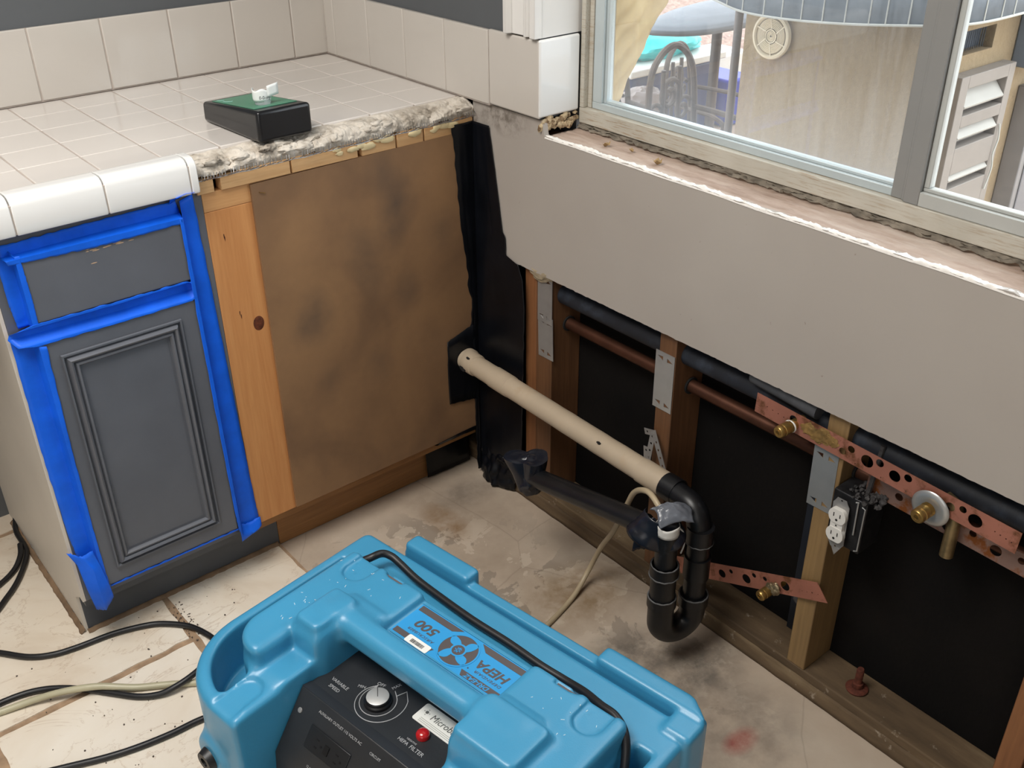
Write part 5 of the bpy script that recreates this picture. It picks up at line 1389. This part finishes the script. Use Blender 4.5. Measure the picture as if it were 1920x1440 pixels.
# yellow sheet pinned outside the glass
m = MB()
def ys(u, v):
    yl = -.74; z = .955+.60*v
    yr = [(-.838, .955), (-.897, 1.068), (-.931, 1.130), (-.966, 1.198), (-1.05, 1.36), (-1.14, 1.555)]
    zz = z
    for (a, za), (b, zb) in zip(yr[:-1], yr[1:]):
        if za <= zz <= zb: ye = a+(b-a)*(zz-za)/(zb-za); break
    else: ye = yr[-1][0]
    y = yl+(ye-yl)*u
    n = mn.noise(Vector((y*18, z*10, 0)))+.5*abs(mn.noise(Vector((y*40, z*26, 4))))
    return (.205+.016*n-.01*abs(mn.noise(Vector((y*22+z*22, 1, 2)))), y, z)
m.grid(ys, 60, 70)
props(obj('yellow_paper', m, 'yellow_sheet', solid=.0006), 'crumpled pale yellow sheet hanging outside the left of the window', 'paper')
# grey covered grill
tb = MB()
def tarp(u, v):
    a = 2*math.pi*u; 
    pr = [(.02, .0), (.25, -.015), (.42, -.04), (.53, -.07), (.56, -.09), (.56, -.105), (.55, -.12)]
    t = v*(len(pr)-1); i = min(int(t), len(pr)-2); k = t-i; r_ = pr[i][0]*(1-k)+pr[i+1][0]*k; z = pr[i][1]*(1-k)+pr[i+1][1]*k
    r_ *= 1+.04*math.sin(a*5)*v+.03*mn.noise(Vector((math.cos(a), math.sin(a), v)))
    return (3.46+r_*1.0*math.cos(a), 1.58+r_*.40*math.sin(a), .505+z)
tb.grid(tarp, 60, 24)
tg = empty('covered_table', (3.46, 1.58, -.45), label='round patio table under a grey cover behind the iron chairs', cat='table')
obj('cover', tb, 'tarp', tg, angle=70)
m = MB(); m.tube([(3.46, 1.58, -.449), (3.46, 1.58, .49)], .03, 12); m.lathe([(.25, 0), (.25, .03), (.05, .06)], Matrix.Translation((3.46, 1.58, -.449)), 24); obj('pedestal', m, 'iron', tg)
# bins
def bin_(x0, x1, y0, y1, z1, m_, name, label, lid=None):
    e_ = empty(name, ((x0+x1)/2, (y0+y1)/2, -.45), label=label, cat='bin')
    b = MB(); t_ = .04
    b.add([(x0+t_, y0+t_, -.449), (x1-t_, y0+t_, -.449), (x1-t_, y1-t_, -.449), (x0+t_, y1-t_, -.449), (x0, y0, z1), (x1, y0, z1), (x1, y1, z1), (x0, y1, z1)], [(0, 3, 2, 1), (4, 5, 6, 7), (0, 1, 5, 4), (1, 2, 6, 5), (2, 3, 7, 6), (3, 0, 4, 7)])
    obj('body', b, m_, e_, bevel=.02)
    if lid:
        b = MB(); b.box(x0-.03, x1+.03, y0-.03, y1+.03, z1+.001, z1+.05); obj('rim', b, lid[0], e_, bevel=.01)
        if len(lid) > 1:
            b = MB(); b.blob(((x0+x1)/2, (y0+y1)/2, z1+.10), 1, .15, 1.4, 2, 4, ((x1-x0)*.50, (y1-y0)*.45, .10)); obj('cover', b, lid[1], e_)
bin_(3.20, 4.02, 2.0, 2.6, .03, 'navy', 'storage_bin', 'navy blue storage bin with a turquoise cover behind the iron chairs', ('white_plastic', 'teal'))
bin_(4.08, 4.36, 1.95, 2.35, -.12, 'royal', 'plastic_tub', 'royal blue tub between the navy bin and the stucco wall')
m = MB(); m.box(4.30, 4.85, 2.42, 2.75, -.449, -.10)
props(obj('white_cooler', m, 'white_plastic', bevel=.02), 'white cooler behind the royal blue tub', 'cooler')
# grey bag
m = MB(); m.blob((2.99, 1.72, -.03), 1, .2, 2, 3, 4, (.17, .08, .10))
m.tube([(2.84, 1.72, -.449), (2.84, 1.72, -.05)], .012, 6); m.tube([(3.15, 1.72, -.449), (3.15, 1.72, -.05)], .012, 6); m.box(2.82, 3.17, 1.66, 1.78, -.13, -.115)
props(obj('grey_bag', m, 'bag'), 'grey bag on a low stand seen between the chair scrolls', 'bag')
# iron chairs with scrolled backs
def scroll(c, r, a0, turns, n=26, dirn=1):
    return [(c[0]+r*(1-.75*k/n)*math.cos(a0+dirn*turns*2*math.pi*k/n), c[1], c[2]+r*(1-.75*k/n)*math.sin(a0+dirn*turns*2*math.pi*k/n)) for k in range(n+1)]
def chair(x, y, w_, label, ry=0, hs=1.0):
    e_ = empty('iron_chair', (x, y, -.45), ry, label=label, cat='chair', group='stacked iron patio chairs')
    e_.scale = (1, 1, hs)
    def T_(pts): return [(p[0], p[1], p[2]) for p in pts]
    rr_ = .015; z0 = 0
    m = MB(); m.tube(spline([(-w_, 0, .0), (-w_, 0, .45), (-w_*1.0, .02, .80), (-w_*.75, .03, .95), (0, .03, 1.02), (w_*.75, .03, .95), (w_, .02, .80), (w_, 0, .45), (w_, 0, 0)], 8), rr_, 8); obj('back_frame', m, 'iron', e_, local=True)
    m = MB(); m.tube([(-w_*.35, .02, .45), (-w_*.35, .03, .92)], .011, 8); m.tube([(w_*.35, .02, .45), (w_*.35, .03, .92)], .011, 8); m.tube(scroll((-w_*.02, .03, .80), .085, -.5, 1.4), .012, 8); m.tube(scroll((-w_*.60, .03, .72), .06, 2.6, 1.3, dirn=-1), .010, 8); m.tube(scroll((w_*.60, .03, .72), .06, .5, 1.3), .010, 8)
    obj('scroll_work', m, 'iron', e_, local=True)
    m = MB(); m.lathe([(w_*1.02, 0), (w_*1.06, .012), (w_*1.0, .026), (.01, .022)], Matrix.Translation((0, -w_*.95, .43)), 28); obj('seat', m, 'iron', e_, local=True)
    for sx in (-1, 1):
        m = MB(); m.tube(spline([(sx*w_, .01, .72), (sx*w_*1.25, -w_*.7, .70), (sx*w_*1.3, -w_*1.5, .68), (sx*w_*1.2, -w_*1.9, .62), (sx*w_*1.12, -w_*1.7, .54)], 8), .014, 8); obj('armrest', m, 'iron', e_, local=True)
        m = MB(); m.tube(spline([(sx*w_*1.15, -w_*1.65, .56), (sx*w_*1.0, -w_*1.7, .40), (sx*w_*1.1, -w_*1.8, .0)], 6), .013, 8); obj('leg', m, 'iron', e_, local=True)
    return e_
chair(2.16, .72, .17, 'rust brown iron patio chair with scrolled back, front one by the window', .1)
chair(2.30, 1.33, .17, 'rust brown iron patio chair behind the front scrolled chair', -.15, .84)
chair(2.80, 1.25, .17, 'rust brown iron patio chair nearest the stucco wall', .35, .84)
m = MB(); m.tube([(1.80, .12, -.449), (1.80, .12, 1.4)], .016, 12)
props(obj('umbrella_pole', m, mat('dark pole', (88, 80, 74), .5)), 'dark upright pole at the left edge of the stucco wall', 'pole')
